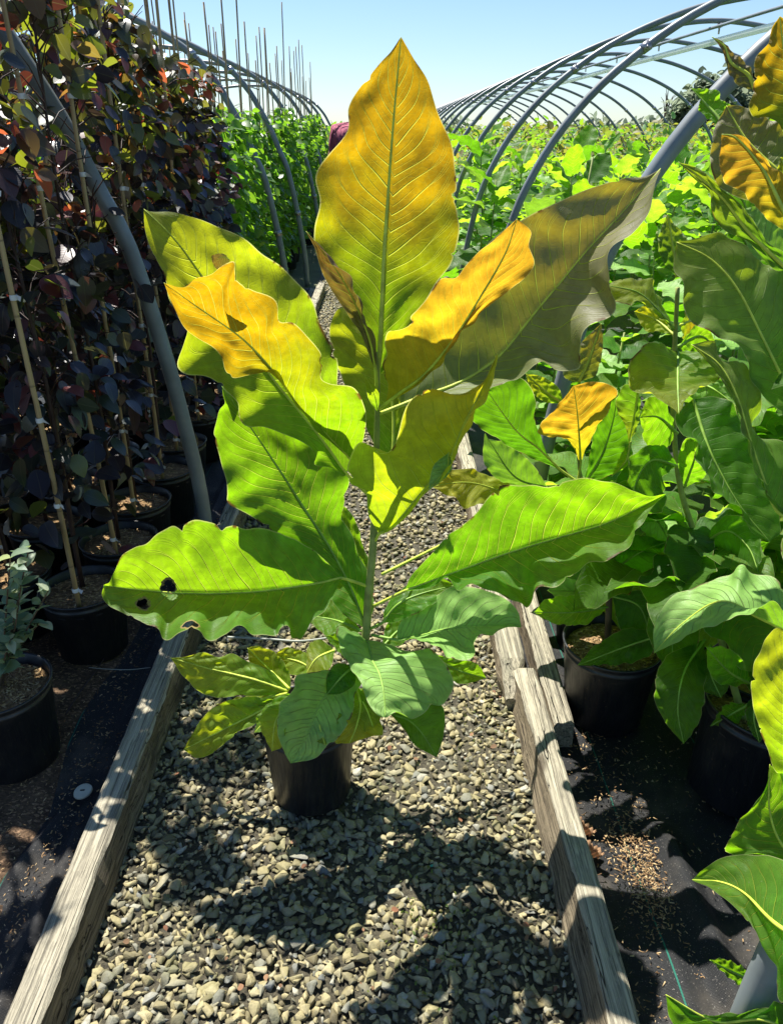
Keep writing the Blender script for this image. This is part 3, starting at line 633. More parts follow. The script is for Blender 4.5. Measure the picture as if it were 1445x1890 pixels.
# orange leaf
hl('gold', '712,745 745,720 786,689 842,619 889,543 932,468 954,404', '712,745 716,712 709,690 706,672 713,656 711,628 720,607 753,605 758,586 781,558 809,521 842,512 866,482 913,440 954,404',
   '712,745 770,712 797,684 816,668 845,622 866,595 899,567 936,539 969,511 986,487 976,454 979,426 954,404', [1.61, 1.50, 1.43, 1.40], [1.61, 1.50, 1.43, 1.40], [1.61, 1.48, 1.42, 1.40], pet=(697, 757, S), ruff=.005, Nq=22)['label'] = 'glowing orange leaf right of the upright one'
# folded lime leaf in the middle
hl('limefold', '700,985 725,972 781,905 826,853 854,788 886,724 918,652', '700,985 680,950 674,905 645,888 642,860 661,820 690,828 703,836 726,825 749,752 773,728 801,717 842,727 878,724 900,700 918,652',
   '700,985 745,955 790,905 829,862 845,815 868,770 890,740 912,700 918,652', [1.60, 1.51, 1.44, 1.40], [1.60, 1.50, 1.46, 1.43, 1.40], [1.60, 1.46, 1.38, 1.38, 1.40], pet=(692, 1000, S), ruff=.003, cup=.004)
hl('grey', '828,835 826,860 812,880 790,905', '828,835 800,860 790,905', '828,835 834,865 815,888 790,905', [1.44, 1.44], [1.44, 1.44], [1.44, 1.44], ruff=.001, rr_=(.001, .0005))
# front left twisted leaf
hl('amber', '645,845 600,800 554,753 516,700 475,651 440,619 398,589 343,551 303,522', '645,845 665,828 675,786 673,751 651,715 609,712 592,698 597,665 585,641 544,599 516,589 509,554 468,540 438,520 432,479 395,506 362,513 340,528 303,522',
   '645,845 620,825 585,790 550,752 516,695 490,690 468,690 430,698 416,683 409,661 385,637 346,606 322,571 303,522', [1.60, 1.50, 1.42, 1.38, 1.34], [1.60, 1.47, 1.42, 1.38, 1.31, 1.34], [1.60, 1.46, 1.40, 1.39, 1.34], pet=(690, 905, S), ruff=.004)['label'] = 'twisted amber leaf folded over itself'
hl('furl', '425,480 410,474 393,486', '425,480 412,468 392,472 393,486', '425,480 418,492 402,498 393,486', [1.44, 1.42, 1.42], [1.44, 1.40], [1.44, 1.44], ruff=.001, rr_=(.0008, .0004), NU=24)
# small furled leaf
hl('furl', '694,690 686,640 665,580 635,520 600,468 565,427', '694,690 668,620 648,590 612,535 590,490 580,455 565,427', '694,690 692,625 672,592 662,550 642,512 612,480 590,455 565,427', [1.61, 1.56, 1.52], [1.61, 1.55, 1.52], [1.61, 1.52, 1.52], pet=(696, 725, S), ruff=.002)['label'] = 'narrow furled bronze leaf'
# leaf behind the stem
hl('lime', '712,860 724,830 725,760 715,690 690,620 650,560', '712,860 690,820 672,780 660,745 630,695 608,622 620,575 650,560', '712,860 745,840 762,780 760,710 740,650 700,590 650,560', [1.66, 1.74, 1.82], [1.66, 1.76, 1.82], [1.66, 1.76, 1.82], ruff=.006)
hl('limefold', '965,930 920,905 860,890 793,898', '965,930 972,893 940,882 905,879 871,866 824,870 793,898', '965,930 930,945 885,930 861,940 842,922 793,898', [1.95, 1.9, 1.85], [1.95, 1.95, 1.85], [1.95, 1.84, 1.85], pet=(705, 1060, S), ruff=.004)
# lower right leaves
hl('grey', '734,1181 780,1172 824,1161 889,1154 962,1157', '734,1181 734,1160 748,1138 781,1109 812,1094 842,1081 889,1088 932,1105 955,1128 962,1157', '734,1181 776,1182 814,1200 861,1223 875,1189 908,1166 936,1158 962,1157', [1.58, 1.54, 1.50], [1.58, 1.62, 1.58, 1.50], [1.58, 1.44, 1.44, 1.50], pet=(686, 1172, 1.61), ruff=.005, rmat='ribd')
hl('green', '705,1150 735,1115 780,1095 840,1080', '705,1150 720,1105 765,1075 810,1066 840,1080', '705,1150 740,1145 790,1120 820,1100 840,1080', [1.60, 1.62, 1.64], [1.60, 1.66, 1.64], [1.60, 1.58, 1.64], pet=(684, 1160, 1.61), ruff=.003, rmat='ribd')
hl('green', '705,1195 740,1160 790,1135', '705,1195 715,1150 750,1125 790,1135', '705,1195 740,1190 770,1165 790,1135', [1.60, 1.66, 1.7], [1.60, 1.68, 1.7], [1.60, 1.62, 1.7], ruff=.003, rmat='ribd')
hl('grey', '678,1182 687,1218 701,1246 709,1285 711,1325', '678,1182 640,1158 622,1160 628,1195 640,1222 665,1258 678,1295 699,1321 711,1325', '678,1182 715,1187 757,1205 784,1195 807,1208 835,1250 823,1296 798,1299 765,1326 736,1313 711,1325', [1.60, 1.50, 1.42, 1.36], [1.60, 1.56, 1.44, 1.36], [1.60, 1.54, 1.46, 1.36], ruff=.005, rmat='ribd')
hl('deep', '720,1318 755,1330 780,1355 806,1398', '720,1318 745,1345 765,1375 806,1398', '720,1318 770,1302 798,1296 819,1308 819,1355 806,1398', [1.52, 1.46, 1.42], [1.52, 1.44, 1.42], [1.52, 1.48, 1.42], pet=(610, 1325, 1.53), ruff=.003, rmat='ribd')
hl('grey', '653,1237 624,1258 591,1299 566,1357 537,1409', '653,1237 600,1238 566,1242 545,1254 533,1283 516,1308 512,1349 524,1387 537,1409', '653,1237 668,1258 655,1282 652,1312 641,1338 620,1366 607,1372 582,1399 537,1409', [1.53, 1.45, 1.38], [1.53, 1.46, 1.40, 1.38], [1.53, 1.45, 1.40, 1.38], pet=(625, 1290, 1.54), ruff=.004, rmat='ribd')
hl('young', '655,1262 665,1300 658,1340 645,1372', '655,1262 630,1300 620,1345 618,1371 645,1372', '655,1262 690,1300 707,1352 690,1358 645,1372', [1.52, 1.46, 1.40], [1.52, 1.44, 1.40], [1.52, 1.46, 1.40], ruff=.003)
hl('young', '538,1288 510,1330 502,1387', '538,1288 490,1310 480,1340 502,1387', '538,1288 530,1330 524,1375 502,1387', [1.48, 1.42, 1.40], [1.48, 1.44, 1.40], [1.48, 1.40, 1.40], ruff=.002)
hl('young', '533,1276 479,1257 425,1243 383,1233 315,1214', '533,1276 500,1238 458,1221 429,1206 404,1213 375,1204 342,1212 315,1214', '533,1276 499,1284 441,1284 400,1288 366,1275 337,1245 315,1214', [1.56, 1.60, 1.62], [1.56, 1.63, 1.62], [1.56, 1.57, 1.62], ruff=.003)
hl('lime', '535,1272 491,1229 457,1196', '535,1272 500,1262 479,1249 462,1225 457,1196', '535,1272 537,1254 528,1229 512,1208 479,1192 457,1196', [1.56, 1.62, 1.66], [1.56, 1.62, 1.66], [1.56, 1.62, 1.66], ruff=.002)
hl('young', '520,1292 466,1320 400,1353 339,1384', '520,1292 483,1288 445,1288 404,1299 375,1324 358,1349 339,1384', '520,1292 508,1309 466,1337 425,1363 391,1391 362,1398 339,1384', [1.55, 1.56, 1.55], [1.55, 1.58, 1.55], [1.55, 1.52, 1.55], ruff=.003)
hl('lime', '530,1280 470,1292 400,1300', '530,1280 470,1280 400,1300', '530,1280 480,1305 400,1300', [1.55, 1.58, 1.58], [1.55, 1.6, 1.58], [1.55, 1.56, 1.58], ruff=.002)
hl('lime', '618,1200 585,1215 566,1242', '618,1200 590,1180 568,1195 566,1242', '618,1200 610,1232 590,1250 566,1242', [1.58, 1.55, 1.52], [1.58, 1.6, 1.52], [1.58, 1.5, 1.52], ruff=.002)
hl('deep', '655,1228 630,1250 603,1282', '655,1228 620,1225 603,1250 603,1282', '655,1228 655,1262 630,1280 603,1282', [1.52, 1.48, 1.46], [1.52, 1.5, 1.46], [1.52, 1.46, 1.46], ruff=.002, rmat='ribd')
hl('green', '668,1165 620,1145 560,1135', '668,1165 630,1115 590,1105 560,1135', '668,1165 640,1175 600,1172 560,1135', [1.62, 1.7, 1.74], [1.62, 1.74, 1.74], [1.62, 1.64, 1.74], ruff=.003, rmat='ribd')
hl('green', '672,1190 640,1190 600,1175', '672,1190 640,1165 600,1175', '672,1190 640,1215 600,1175', [1.60, 1.58, 1.56], [1.60, 1.6, 1.56], [1.60, 1.54, 1.56], ruff=.002, rmat='ribd')
hl('green', '790,1205 840,1235 897,1252', '790,1205 835,1215 880,1225 897,1252', '790,1205 810,1240 850,1262 897,1252', [1.62, 1.64, 1.66], [1.62, 1.66, 1.66], [1.62, 1.6, 1.66], ruff=.002, rmat='ribd')
hl('young', '640,1262 672,1300 690,1345', '640,1262 640,1310 660,1350 690,1345', '640,1262 690,1280 706,1315 690,1345', [1.54, 1.48, 1.43], [1.54, 1.46, 1.42], [1.54, 1.5, 1.44], ruff=.003)
hl('young', '600,1290 590,1335 600,1375', '600,1290 560,1320 572,1360 600,1375', '600,1290 625,1330 622,1362 600,1375', [1.52, 1.44, 1.40], [1.52, 1.44, 1.40], [1.52, 1.44, 1.40], ruff=.003)
hl('green', '560,1280 520,1300 470,1352', '560,1280 515,1285 478,1318 470,1352', '560,1280 540,1315 500,1345 470,1352', [1.54, 1.5, 1.47], [1.54, 1.52, 1.48], [1.54, 1.47, 1.46], ruff=.003)
hl('young', '600,1262 560,1225 505,1210', '600,1262 575,1212 530,1195 505,1210', '600,1262 560,1250 520,1238 505,1210', [1.56, 1.6, 1.64], [1.56, 1.62, 1.64], [1.56, 1.58, 1.64], ruff=.003)
# small bud leaf and dry bract near the top
hl('lime', '697,760 690,725 672,690', '697,760 680,735 672,690', '697,760 700,725 672,690', [1.61, 1.58, 1.56], [1.61, 1.57, 1.56], [1.61, 1.59, 1.56], ruff=.001, rr_=(.001, .0005), NU=24)

# ---------------------------------------------------------------- right magnolias, near ones traced
def plant(label, x, y, group='potted magnolias crowding the right bed', **k):
    t = thing('potted_magnolia', (x, y, 0), label, 'potted plant', group); add_pot(t, x, y, **k); return t
pa = G(1128, 1200, .235); A = plant('potted magnolia with brown stem just behind the right boards, its mulch showing', pa[0], pa[1], r=.14, h=.27, rb=.115, nchip=400)
pbv = G(1378, 1340, .235); B = plant('tilted pot magnolia with a tall green stem, middle of the right bed', pbv[0], pbv[1], r=.14, h=.27, rb=.115, tilt=(-.10, .18, 0), nchip=300)
Cc = plant('magnolia with large bronze and orange leaves at the right picture edge', 1.12, 1.30, r=.14, h=.27, rb=.115)
D = plant('magnolia whose bright green leaves spread over the lower right corner', .98, .92, r=.14, h=.27, rb=.115)
def stem_of(t, pix, start, rads=(.010, .005)):
    mesh('stem', *tube(stempts(pix, np.array(start)), list(rads), 10), M['stemg'], t)
mesh('stem', *tube(stempts([(1122, 1150, 1.82), (1126, 1060, 1.84)], np.array([pa[0]-.01, pa[1], .22])), [.011, .008], 10), M['stemb'], A)
stem_of(A, [(1126, 1060, 1.84), (1112, 960, 1.88), (1075, 890, 1.9), (1066, 840, 1.9)], P(1127, 1075, 1.84), (.008, .004))
stem_of(B, [(1330, 1180, 1.62), (1288, 1010, 1.72), (1255, 900, 1.76), (1243, 780, 1.78), (1245, 640, 1.78), (1250, 530, 1.78)], (pbv[0], pbv[1], .22))
stem_of(Cc, [(1500, 900, 1.35), (1480, 500, 1.38), (1470, 250, 1.4)], (1.12, 1.30, .22))
stem_of(D, [(1560, 1700, .95), (1540, 1400, 1.0)], (.98, .92, .22))
def tr(t, mat, rib, L, Rr, Yr, Yl=None, Yq=None, **k): return traced(t, mat, rib, L, Rr, Yr, Yl or Yr, Yq or Yr, seed=rnd.randrange(9999), **k)
# plant C : upper right
tr(Cc, 'amber', '1470,270 1455,170 1445,90 1438,30', '1470,270 1430,225 1380,205 1392,165 1389,138 1394,107 1416,80 1424,52 1438,30', '1470,270 1520,200 1530,120 1490,60 1438,30', [1.38, 1.42, 1.44], ruff=.005)
tr(Cc, 'bronze', '1452,330 1403,286 1371,250 1340,195', '1452,330 1400,370 1340,355 1313,320 1311,277 1318,237 1340,195', '1452,330 1480,260 1443,232 1394,205 1365,195 1340,195', [1.42, 1.46, 1.50], ruff=.004)
tr(Cc, 'gold', '1465,420 1443,384 1412,321 1380,277 1354,252 1331,248', '1465,420 1445,425 1403,393 1371,357 1336,335 1327,304 1331,248', '1465,420 1470,350 1445,321 1416,299 1371,252 1331,248', [1.34, 1.36, 1.38], ruff=.004, Nq=22)['label'] = 'bright orange leaf'
tr(Cc, 'furl', '1392,165 1380,138 1349,116 1336,85 1313,68', '1392,165 1365,160 1345,135 1336,105 1327,85 1313,68', '1392,165 1388,135 1372,112 1350,95 1335,78 1313,68', [1.48, 1.5, 1.52], ruff=.003)
tr(Cc, 'green', '1335,235 1320,212 1300,190 1275,163', '1335,235 1313,224 1289,203 1291,180 1275,163', '1335,235 1355,203 1331,184 1322,166 1275,163', [1.55, 1.58, 1.6], ruff=.003, rmat='ribd')
tr(Cc, 'oliveg', '1455,500 1380,428 1336,370 1282,321 1251,299', '1455,500 1425,496 1380,447 1336,425 1313,390 1309,357 1280,330 1251,299', '1455,500 1450,470 1416,446 1376,388 1336,352 1291,312 1251,299', [1.42, 1.44, 1.46], ruff=.003)
tr(Cc, 'oliveg', '1520,800 1480,740 1445,700 1427,665 1397,604 1366,543 1336,502 1302,472 1248,447', '1520,800 1440,765 1397,712 1377,665 1366,640 1320,622 1282,598 1265,570 1258,523 1243,497 1248,447',
   '1520,800 1540,600 1480,510 1445,480 1410,485 1383,458 1349,441 1329,426 1285,441 1248,447', [1.45, 1.5, 1.55, 1.6], [1.45, 1.46, 1.52, 1.6], [1.45, 1.56, 1.6, 1.6], ruff=.006, rr_=(.004, .001))
tr(Cc, 'deep', '1500,560 1440,520 1390,470 1350,400', '1500,560 1430,560 1370,500 1340,450 1350,400', '1500,560 1480,470 1420,420 1350,400', [1.6, 1.62, 1.66], ruff=.004, rmat='ribd')
tr(Cc, 'deep', '1460,470 1400,430 1370,370 1345,330', '1460,470 1395,450 1350,400 1345,330', '1460,470 1440,400 1400,350 1345,330', [1.55, 1.58, 1.6], ruff=.003, rmat='ribd')
tr(Cc, 'lime', '1490,400 1460,340 1440,290', '1490,400 1445,370 1430,330 1440,290', '1490,400 1500,330 1470,290 1440,290', [1.36, 1.38, 1.4], ruff=.003)
tr(Cc, 'grey', '1470,470 1410,455 1372,385', '1470,470 1400,480 1368,425 1372,385', '1470,470 1450,420 1420,380 1372,385', [1.50, 1.52, 1.56], ruff=.003)
tr(Cc, 'oliveg', '1470,960 1432,942 1400,861 1380,800 1360,733 1326,672 1275,636', '1470,960 1420,915 1392,861 1374,800 1352,738 1315,680 1275,636', '1470,960 1480,860 1445,817 1407,810 1393,783 1400,743 1393,700 1366,668 1330,664 1319,630 1275,636', [1.36, 1.4, 1.44, 1.5], [1.36, 1.38, 1.44, 1.5], [1.36, 1.46, 1.48, 1.5], ruff=.004)
tr(Cc, 'grey', '1480,1180 1400,1140 1330,1110 1260,1150 1206,1206', '1480,1180 1445,1095 1427,1068 1383,1053 1368,1044 1349,1061 1319,1066 1285,1085 1250,1093 1226,1117 1206,1160 1206,1206', '1480,1180 1437,1115 1403,1122 1353,1142 1304,1157 1255,1181 1206,1206', [1.22, 1.26, 1.32, 1.32], [1.22, 1.36, 1.38, 1.32], [1.22, 1.18, 1.24, 1.30], ruff=.003)
# plant B : middle right
tr(B, 'oliveg', '1249,512 1241,455 1231,395', '1249,512 1222,480 1214,440 1231,395', '1249,512 1262,480 1265,440 1245,415 1231,395', [1.78, 1.8, 1.82], ruff=.003)
tr(B, 'deep', '1247,500 1225,460 1210,430', '1247,500 1215,490 1203,460 1210,430', '1247,500 1245,465 1230,440 1210,430', [1.8, 1.82, 1.84], ruff=.003, rmat='ribd')
tr(B, 'lime', '1244,607 1217,577 1177,540 1122,527', '1244,607 1220,560 1204,519 1177,518 1150,512 1122,527', '1244,607 1215,582 1177,558 1150,560 1129,553 1122,527', [1.78, 1.76, 1.76], [1.78, 1.82, 1.78], [1.78, 1.72, 1.74], ruff=.003, rmat='ribd')
tr(B, 'lime', '1251,650 1250,700 1252,765', '1251,650 1204,631 1177,648 1160,675 1163,716 1197,727 1231,747 1252,765', '1251,650 1282,648 1299,658 1322,682 1326,700 1285,720 1265,740 1252,765', [1.78, 1.66, 1.56], [1.78, 1.7, 1.64, 1.56], [1.78, 1.7, 1.64, 1.56], ruff=.004, rmat='ribd')
tr(B, 'limefold', '1245,620 1210,590 1170,575', '1245,620 1220,580 1190,565 1170,575', '1245,620 1215,612 1190,610 1170,575', [1.8, 1.86, 1.9], ruff=.003)
tr(B, 'amber', '1255,600 1280,590 1300,600', '1255,600 1270,570 1290,560 1300,600', '1255,600 1265,630 1290,625 1300,600', [1.85, 1.9, 1.92], ruff=.003)
tr(B, 'green', '1250,640 1290,620 1320,640', '1250,640 1285,600 1310,610 1320,640', '1250,640 1280,665 1305,665 1320,640', [1.8, 1.84, 1.86], ruff=.003, rmat='ribd')
tr(B, 'grey', '1250,700 1310,715 1370,760', '1250,700 1300,690 1350,710 1370,760', '1250,700 1290,750 1330,770 1370,760', [1.8, 1.72, 1.66], ruff=.004, rmat='ribd')
tr(B, 'deep', '1278,737 1302,814 1326,868 1366,936 1420,1000', '1278,737 1243,770 1278,818 1300,880 1319,903 1345,925 1370,950 1390,985 1420,1000', '1278,737 1326,733 1366,766 1400,868 1441,970 1420,1000', [1.62, 1.52, 1.46, 1.42], [1.62, 1.5, 1.42, 1.42], [1.62, 1.58, 1.5, 1.42], ruff=.006, rmat='ribd')
tr(B, 'green', '1250,800 1215,770 1180,770', '1250,800 1225,740 1195,735 1180,770', '1250,800 1225,830 1195,830 1180,770', [1.78, 1.74, 1.7], ruff=.003, rmat='ribd')
tr(B, 'deep', '1250,860 1200,850 1170,900 1175,950', '1250,860 1220,820 1160,850 1175,950', '1250,860 1225,880 1225,940 1175,950', [1.76, 1.7, 1.66], ruff=.004, rmat='ribd')
tr(B, 'green', '1262,900 1280,850 1290,810', '1262,900 1250,850 1265,810 1290,810', '1262,900 1300,880 1310,840 1290,810', [1.76, 1.74, 1.7], ruff=.003, rmat='ribd')
tr(B, 'deep', '1290,1010 1340,980 1380,1010 1400,1060', '1290,1010 1340,950 1400,980 1400,1060', '1290,1010 1330,1020 1360,1060 1400,1060', [1.7, 1.6, 1.5], ruff=.004, rmat='ribd')
tr(B, 'deep', '1290,1020 1250,1100 1240,1180 1245,1260', '1290,1020 1220,1080 1195,1170 1245,1260', '1290,1020 1290,1090 1290,1180 1245,1260', [1.7, 1.6, 1.52], ruff=.004, rmat='ribd')
tr(B, 'deep', '1300,1180 1262,1240 1250,1310 1261,1373', '1300,1180 1225,1215 1208,1280 1225,1330 1261,1373', '1300,1180 1300,1240 1298,1300 1285,1340 1261,1373', [1.6, 1.45, 1.4], ruff=.004, rmat='ribd')
tr(B, 'deep', '1310,1190 1310,1240 1330,1288', '1310,1190 1278,1230 1290,1270 1330,1288', '1310,1190 1340,1225 1345,1265 1330,1288', [1.6, 1.5, 1.46], ruff=.003, rmat='ribd')
tr(B, 'green', '1385,1262 1345,1240 1303,1195', '1385,1262 1335,1265 1308,1240 1303,1195', '1385,1262 1375,1225 1340,1195 1303,1195', [1.5, 1.44, 1.4], ruff=.003, rmat='ribd')
tr(B, 'green', '1380,1300 1345,1320 1310,1340', '1380,1300 1340,1300 1310,1340', '1380,1300 1360,1335 1310,1340', [1.5, 1.5, 1.5], ruff=.003, rmat='ribd')
tr(B, 'deep', '1400,1270 1390,1320 1400,1370', '1400,1270 1375,1310 1385,1350 1400,1370', '1400,1270 1430,1310 1425,1350 1400,1370', [1.45, 1.4, 1.38], ruff=.003, rmat='ribd')
tr(B, 'deep', '1310,1050 1360,1040 1420,1000', '1310,1050 1350,1000 1420,1000', '1310,1050 1360,1080 1420,1000', [1.7, 1.66, 1.6], ruff=.004, rmat='ribd')
# plant A : behind the right boards
tr(A, 'gold', '1071,855 1068,800 1064,755 1058,712', '1071,855 1048,812 1014,806 993,800 995,788 1028,749 1058,712', '1071,855 1092,805 1119,763 1138,727 1129,712 1095,704 1058,712', [1.9, 1.84, 1.84], [1.9, 1.82, 1.80, 1.84], [1.9, 1.86, 1.84], ruff=.003, Nq=22, pet=(1066, 890, 1.9))['label'] = 'small glowing orange leaf'
tr(A, 'bronze', '1068,705 1088,660 1109,597', '1068,705 1045,700 1040,680 1075,630 1109,597', '1068,705 1100,690 1112,640 1109,597', [1.9, 1.92, 1.94], ruff=.002)
tr(A, 'deep', '1035,868 990,825 951,793 899,722', '1035,868 984,846 936,822 899,799 866,770 870,740 899,722', '1035,868 1018,848 1005,826 988,779 988,736 965,699 930,700 899,722', [1.9, 1.86, 1.84], ruff=.004, pet=(1066, 890, 1.9), rmat='rib')
tr(A, 'grey', '1010,900 950,880 900,810', '1010,900 940,895 895,860 894,802 900,810', '1010,900 985,860 940,820 900,810', [1.95, 1.9, 1.9], ruff=.004, rmat='ribd')
tr(A, 'lime', '1040,745 1010,725 970,690', '1040,745 1005,742 980,720 970,690', '1040,745 1030,715 1000,695 970,690', [1.92, 1.94, 1.96], ruff=.002)
tr(A, 'oliveg', '1178,720 1170,766 1160,815', '1178,720 1156,709 1138,733 1139,760 1153,785 1160,815', '1178,720 1182,750 1175,790 1160,815', [1.8, 1.8, 1.8], ruff=.003)
tr(A, 'green', '1163,815 1155,850 1128,880', '1163,815 1145,840 1128,880', '1163,815 1165,850 1128,880', [1.8, 1.78, 1.78], ruff=.002)
tr(A, 'deep', '1075,900 1110,840 1130,780 1140,720', '1075,900 1090,830 1100,770 1140,720', '1075,900 1150,860 1165,790 1140,720', [1.92, 1.92, 1.9], ruff=.004, rmat='ribd')
tr(A, 'deep', '1112,960 1160,930 1190,880 1195,830', '1112,960 1130,900 1160,850 1195,830', '1112,960 1190,950 1215,890 1195,830', [1.9, 1.85, 1.85], ruff=.004, rmat='ribd')
tr(A, 'grey', '1175,950 1210,960 1234,1000', '1175,950 1200,940 1228,965 1234,1000', '1175,950 1185,980 1215,1010 1234,1000', [1.85, 1.8, 1.76], ruff=.004, rmat='ribd')
tr(A, 'deep', '1120,1060 1180,1020 1230,1000', '1120,1060 1165,990 1230,1000', '1120,1060 1200,1060 1230,1000', [1.86, 1.8, 1.76], ruff=.004, rmat='ribd')
tr(A, 'green', '1122,1120 1060,1130 985,1130', '1122,1120 1060,1100 1010,1105 985,1130', '1122,1120 1080,1152 1020,1150 985,1130', [1.82, 1.8, 1.82], ruff=.003, rmat='ribd')
tr(A, 'deep', '1130,1100 1180,1120 1200,1180', '1130,1100 1190,1090 1215,1130 1200,1180', '1130,1100 1140,1150 1165,1190 1200,1180', [1.82, 1.76, 1.72], ruff=.003, rmat='ribd')
tr(A, 'deep', '1225,1170 1150,1195 1065,1228', '1225,1170 1160,1160 1100,1190 1065,1228', '1225,1170 1190,1215 1120,1228 1065,1228', [1.70, 1.72, 1.74], ruff=.003, rmat='ribd')
tr(A, 'grey', '1125,1075 1080,1090 1010,1090', '1125,1075 1075,1070 1030,1070 1010,1090', '1125,1075 1090,1110 1040,1110 1010,1090', [1.84, 1.86, 1.88], ruff=.004, rmat='ribd')
# plant D : lower right corner
tr(D, 'lime', '1520,1480 1470,1380 1455,1280 1462,1170', '1520,1480 1432,1422 1417,1385 1403,1350 1388,1300 1388,1240 1403,1196 1430,1160 1462,1170', '1520,1480 1540,1350 1520,1250 1462,1170', [1.05, 1.0, .98, 1.0], ruff=.004)
tr(D, 'green', '1530,1640 1450,1570 1420,1500 1420,1411', '1530,1640 1445,1588 1344,1577 1339,1560 1363,1516 1393,1481 1412,1452 1420,1411', '1530,1640 1530,1530 1470,1450 1420,1411', [.95, .96, 1.0, 1.02], ruff=.004)
tr(D, 'green', '1520,1760 1432,1706 1375,1650 1330,1628 1277,1624', '1520,1760 1500,1620 1445,1588 1403,1577 1339,1581 1304,1600 1277,1624', '1520,1760 1445,1850 1428,1780 1400,1728 1353,1672 1310,1640 1277,1624', [.70, .74, .88, .95], [.72, .80, .92, .95], [.68, .70, .82, .94], ruff=.003)
tr(D, 'deep', '1520,1960 1420,1885 1320,1885 1228,1836', '1520,1960 1445,1850 1412,1861 1330,1872 1275,1876 1250,1856 1228,1836', '1520,1960 1400,1960 1300,1950 1240,1890 1228,1836', [.72, .74, .78, .80], ruff=.003)
tr(D, 'green', '1398,1812 1355,1795 1309,1772', '1398,1812 1370,1785 1335,1770 1309,1772', '1398,1812 1370,1820 1340,1800 1309,1772', [.92, .94, .96], ruff=.002, rmat='ribd')

# ---------------------------------------------------------------- leaf clouds
def tmpl_small(width=.30, curl=.12, fold=.10):
    us = [0, .07, .22, .42, .64, .83, .94, 1.]; ws = [0, .5, .88, 1., .84, .47, .2, 0]; V, UV = [], []
    for u, w_ in zip(us, ws):
        for s_ in ((0,) if w_ == 0 else (-1, 0, 1)):
            V.append((u, s_*w_*width, -curl*u*u*1.0+abs(s_)*fold*w_)); UV.append((u, .5+.5*s_*w_))
    L_ = len(V)-1; T = np.array([[0, 2, 1], [0, 3, 2], [L_-3, L_-2, L_], [L_-2, L_-1, L_]])
    Q = np.array([[a+b, a+b+1, a+b+4, a+b+3] for a in range(1, L_-3, 3) for b in (0, 1)])
    return np.array(V), [Q, T], np.array(UV)
def tmpl_big(seed, width=.27):
    r = random.Random(seed); NU, NV = 22, 4; us = np.linspace(0, 1, NU); V, UV = [], []
    ph = [r.uniform(0, 6.3) for _ in range(4)]; curl = r.uniform(.15, .55); fold = r.uniform(.03, .22); tw = r.uniform(-.5, .5)
    for u in us:
        w_ = width*math.sin(math.pi*min(1, u**.85))**.72*(1-.15*u)+.001
        for j in range(-NV, NV+1):
            t = j/NV; y = t*w_*(1+.10*math.sin(17*u+ph[0 if j < 0 else 1])*abs(t)); z = abs(t)*fold*w_/width*.5-curl*u*u*.8
            z += .035*abs(t)**2*math.sin(22*u+ph[2 if j < 0 else 3])+tw*u*y*.8
            V.append((u*(1-.12*curl*u), y, z)); UV.append((u, .5+.5*t))
    W_ = 2*NV+1; i = (np.arange(NU-1)[:, None]*W_+np.arange(W_-1)[None, :]).ravel()
    return np.array(V), [np.stack([i, i+1, i+W_+1, i+W_], 1)], np.array(UV)
def frames(n, az, el, roll):
    """rotation matrices: leaf axis at azimuth az, elevation el, rolled"""
    ca, sa, ce, se = np.cos(az), np.sin(az), np.cos(el), np.sin(el)
    x = np.stack([ca*ce, sa*ce, se], -1); y0 = np.stack([-sa, ca, 0*ca], -1); z0 = np.cross(x, y0)
    y = y0*np.cos(roll)[:, None]+z0*np.sin(roll)[:, None]; z = np.cross(x, y)
    return np.stack([x, y, z], -1)
def cloud(name, tmpls, pos, az, el, roll, size, mats, parent, mi=None):
    n = len(pos); Rm = frames(n, az, el, roll); vs, fsl, uvs, mis, k0, vqs = [], {}, [], {}, 0, []
    idx = nrg.integers(0, len(tmpls), n)
    for ti, (tv, tf, tuv) in enumerate(tmpls):
        s_ = np.where(idx == ti)[0]
        if not len(s_): continue
        v = np.einsum('nij,vj->nvi', Rm[s_], tv)*size[s_][:, None, None]+pos[s_][:, None, :]
        off = k0+np.arange(len(s_))*len(tv); k0 += len(s_)*len(tv)
        vs.append(v.reshape(-1, 3)); uvs.append(np.tile(tuv, (len(s_), 1))); vqs.append(np.tile(veinq(tuv[:, 0], tuv[:, 1]*2-1, 12, ti), len(s_)))
        for f in tf:
            fsl.setdefault(f.shape[1], []).append((f[None]+off[:, None, None]).reshape(-1, f.shape[1]))
            mis.setdefault(f.shape[1], []).append(np.repeat((mi[s_] if mi is not None else np.zeros(len(s_), int)), len(f)))
    keys = sorted(fsl, reverse=True)
    return mesh(name, np.concatenate(vs), [np.concatenate(fsl[k]) for k in keys], mats, parent, uv=np.concatenate(uvs), vq=np.concatenate(vqs) if tmpls is BL else None,
                mi=np.concatenate([np.concatenate(mis[k]) for k in keys]), world=True)
BL = None
SM = [tmpl_small(.30, .15, .10), tmpl_small(.34, -.05, .06), tmpl_small(.27, .3, .14)]
SR = [tmpl_small(.36, .18, .06), tmpl_small(.40, .08, .09), tmpl_small(.33, .35, .05), tmpl_small(.38, -.1, .03)]

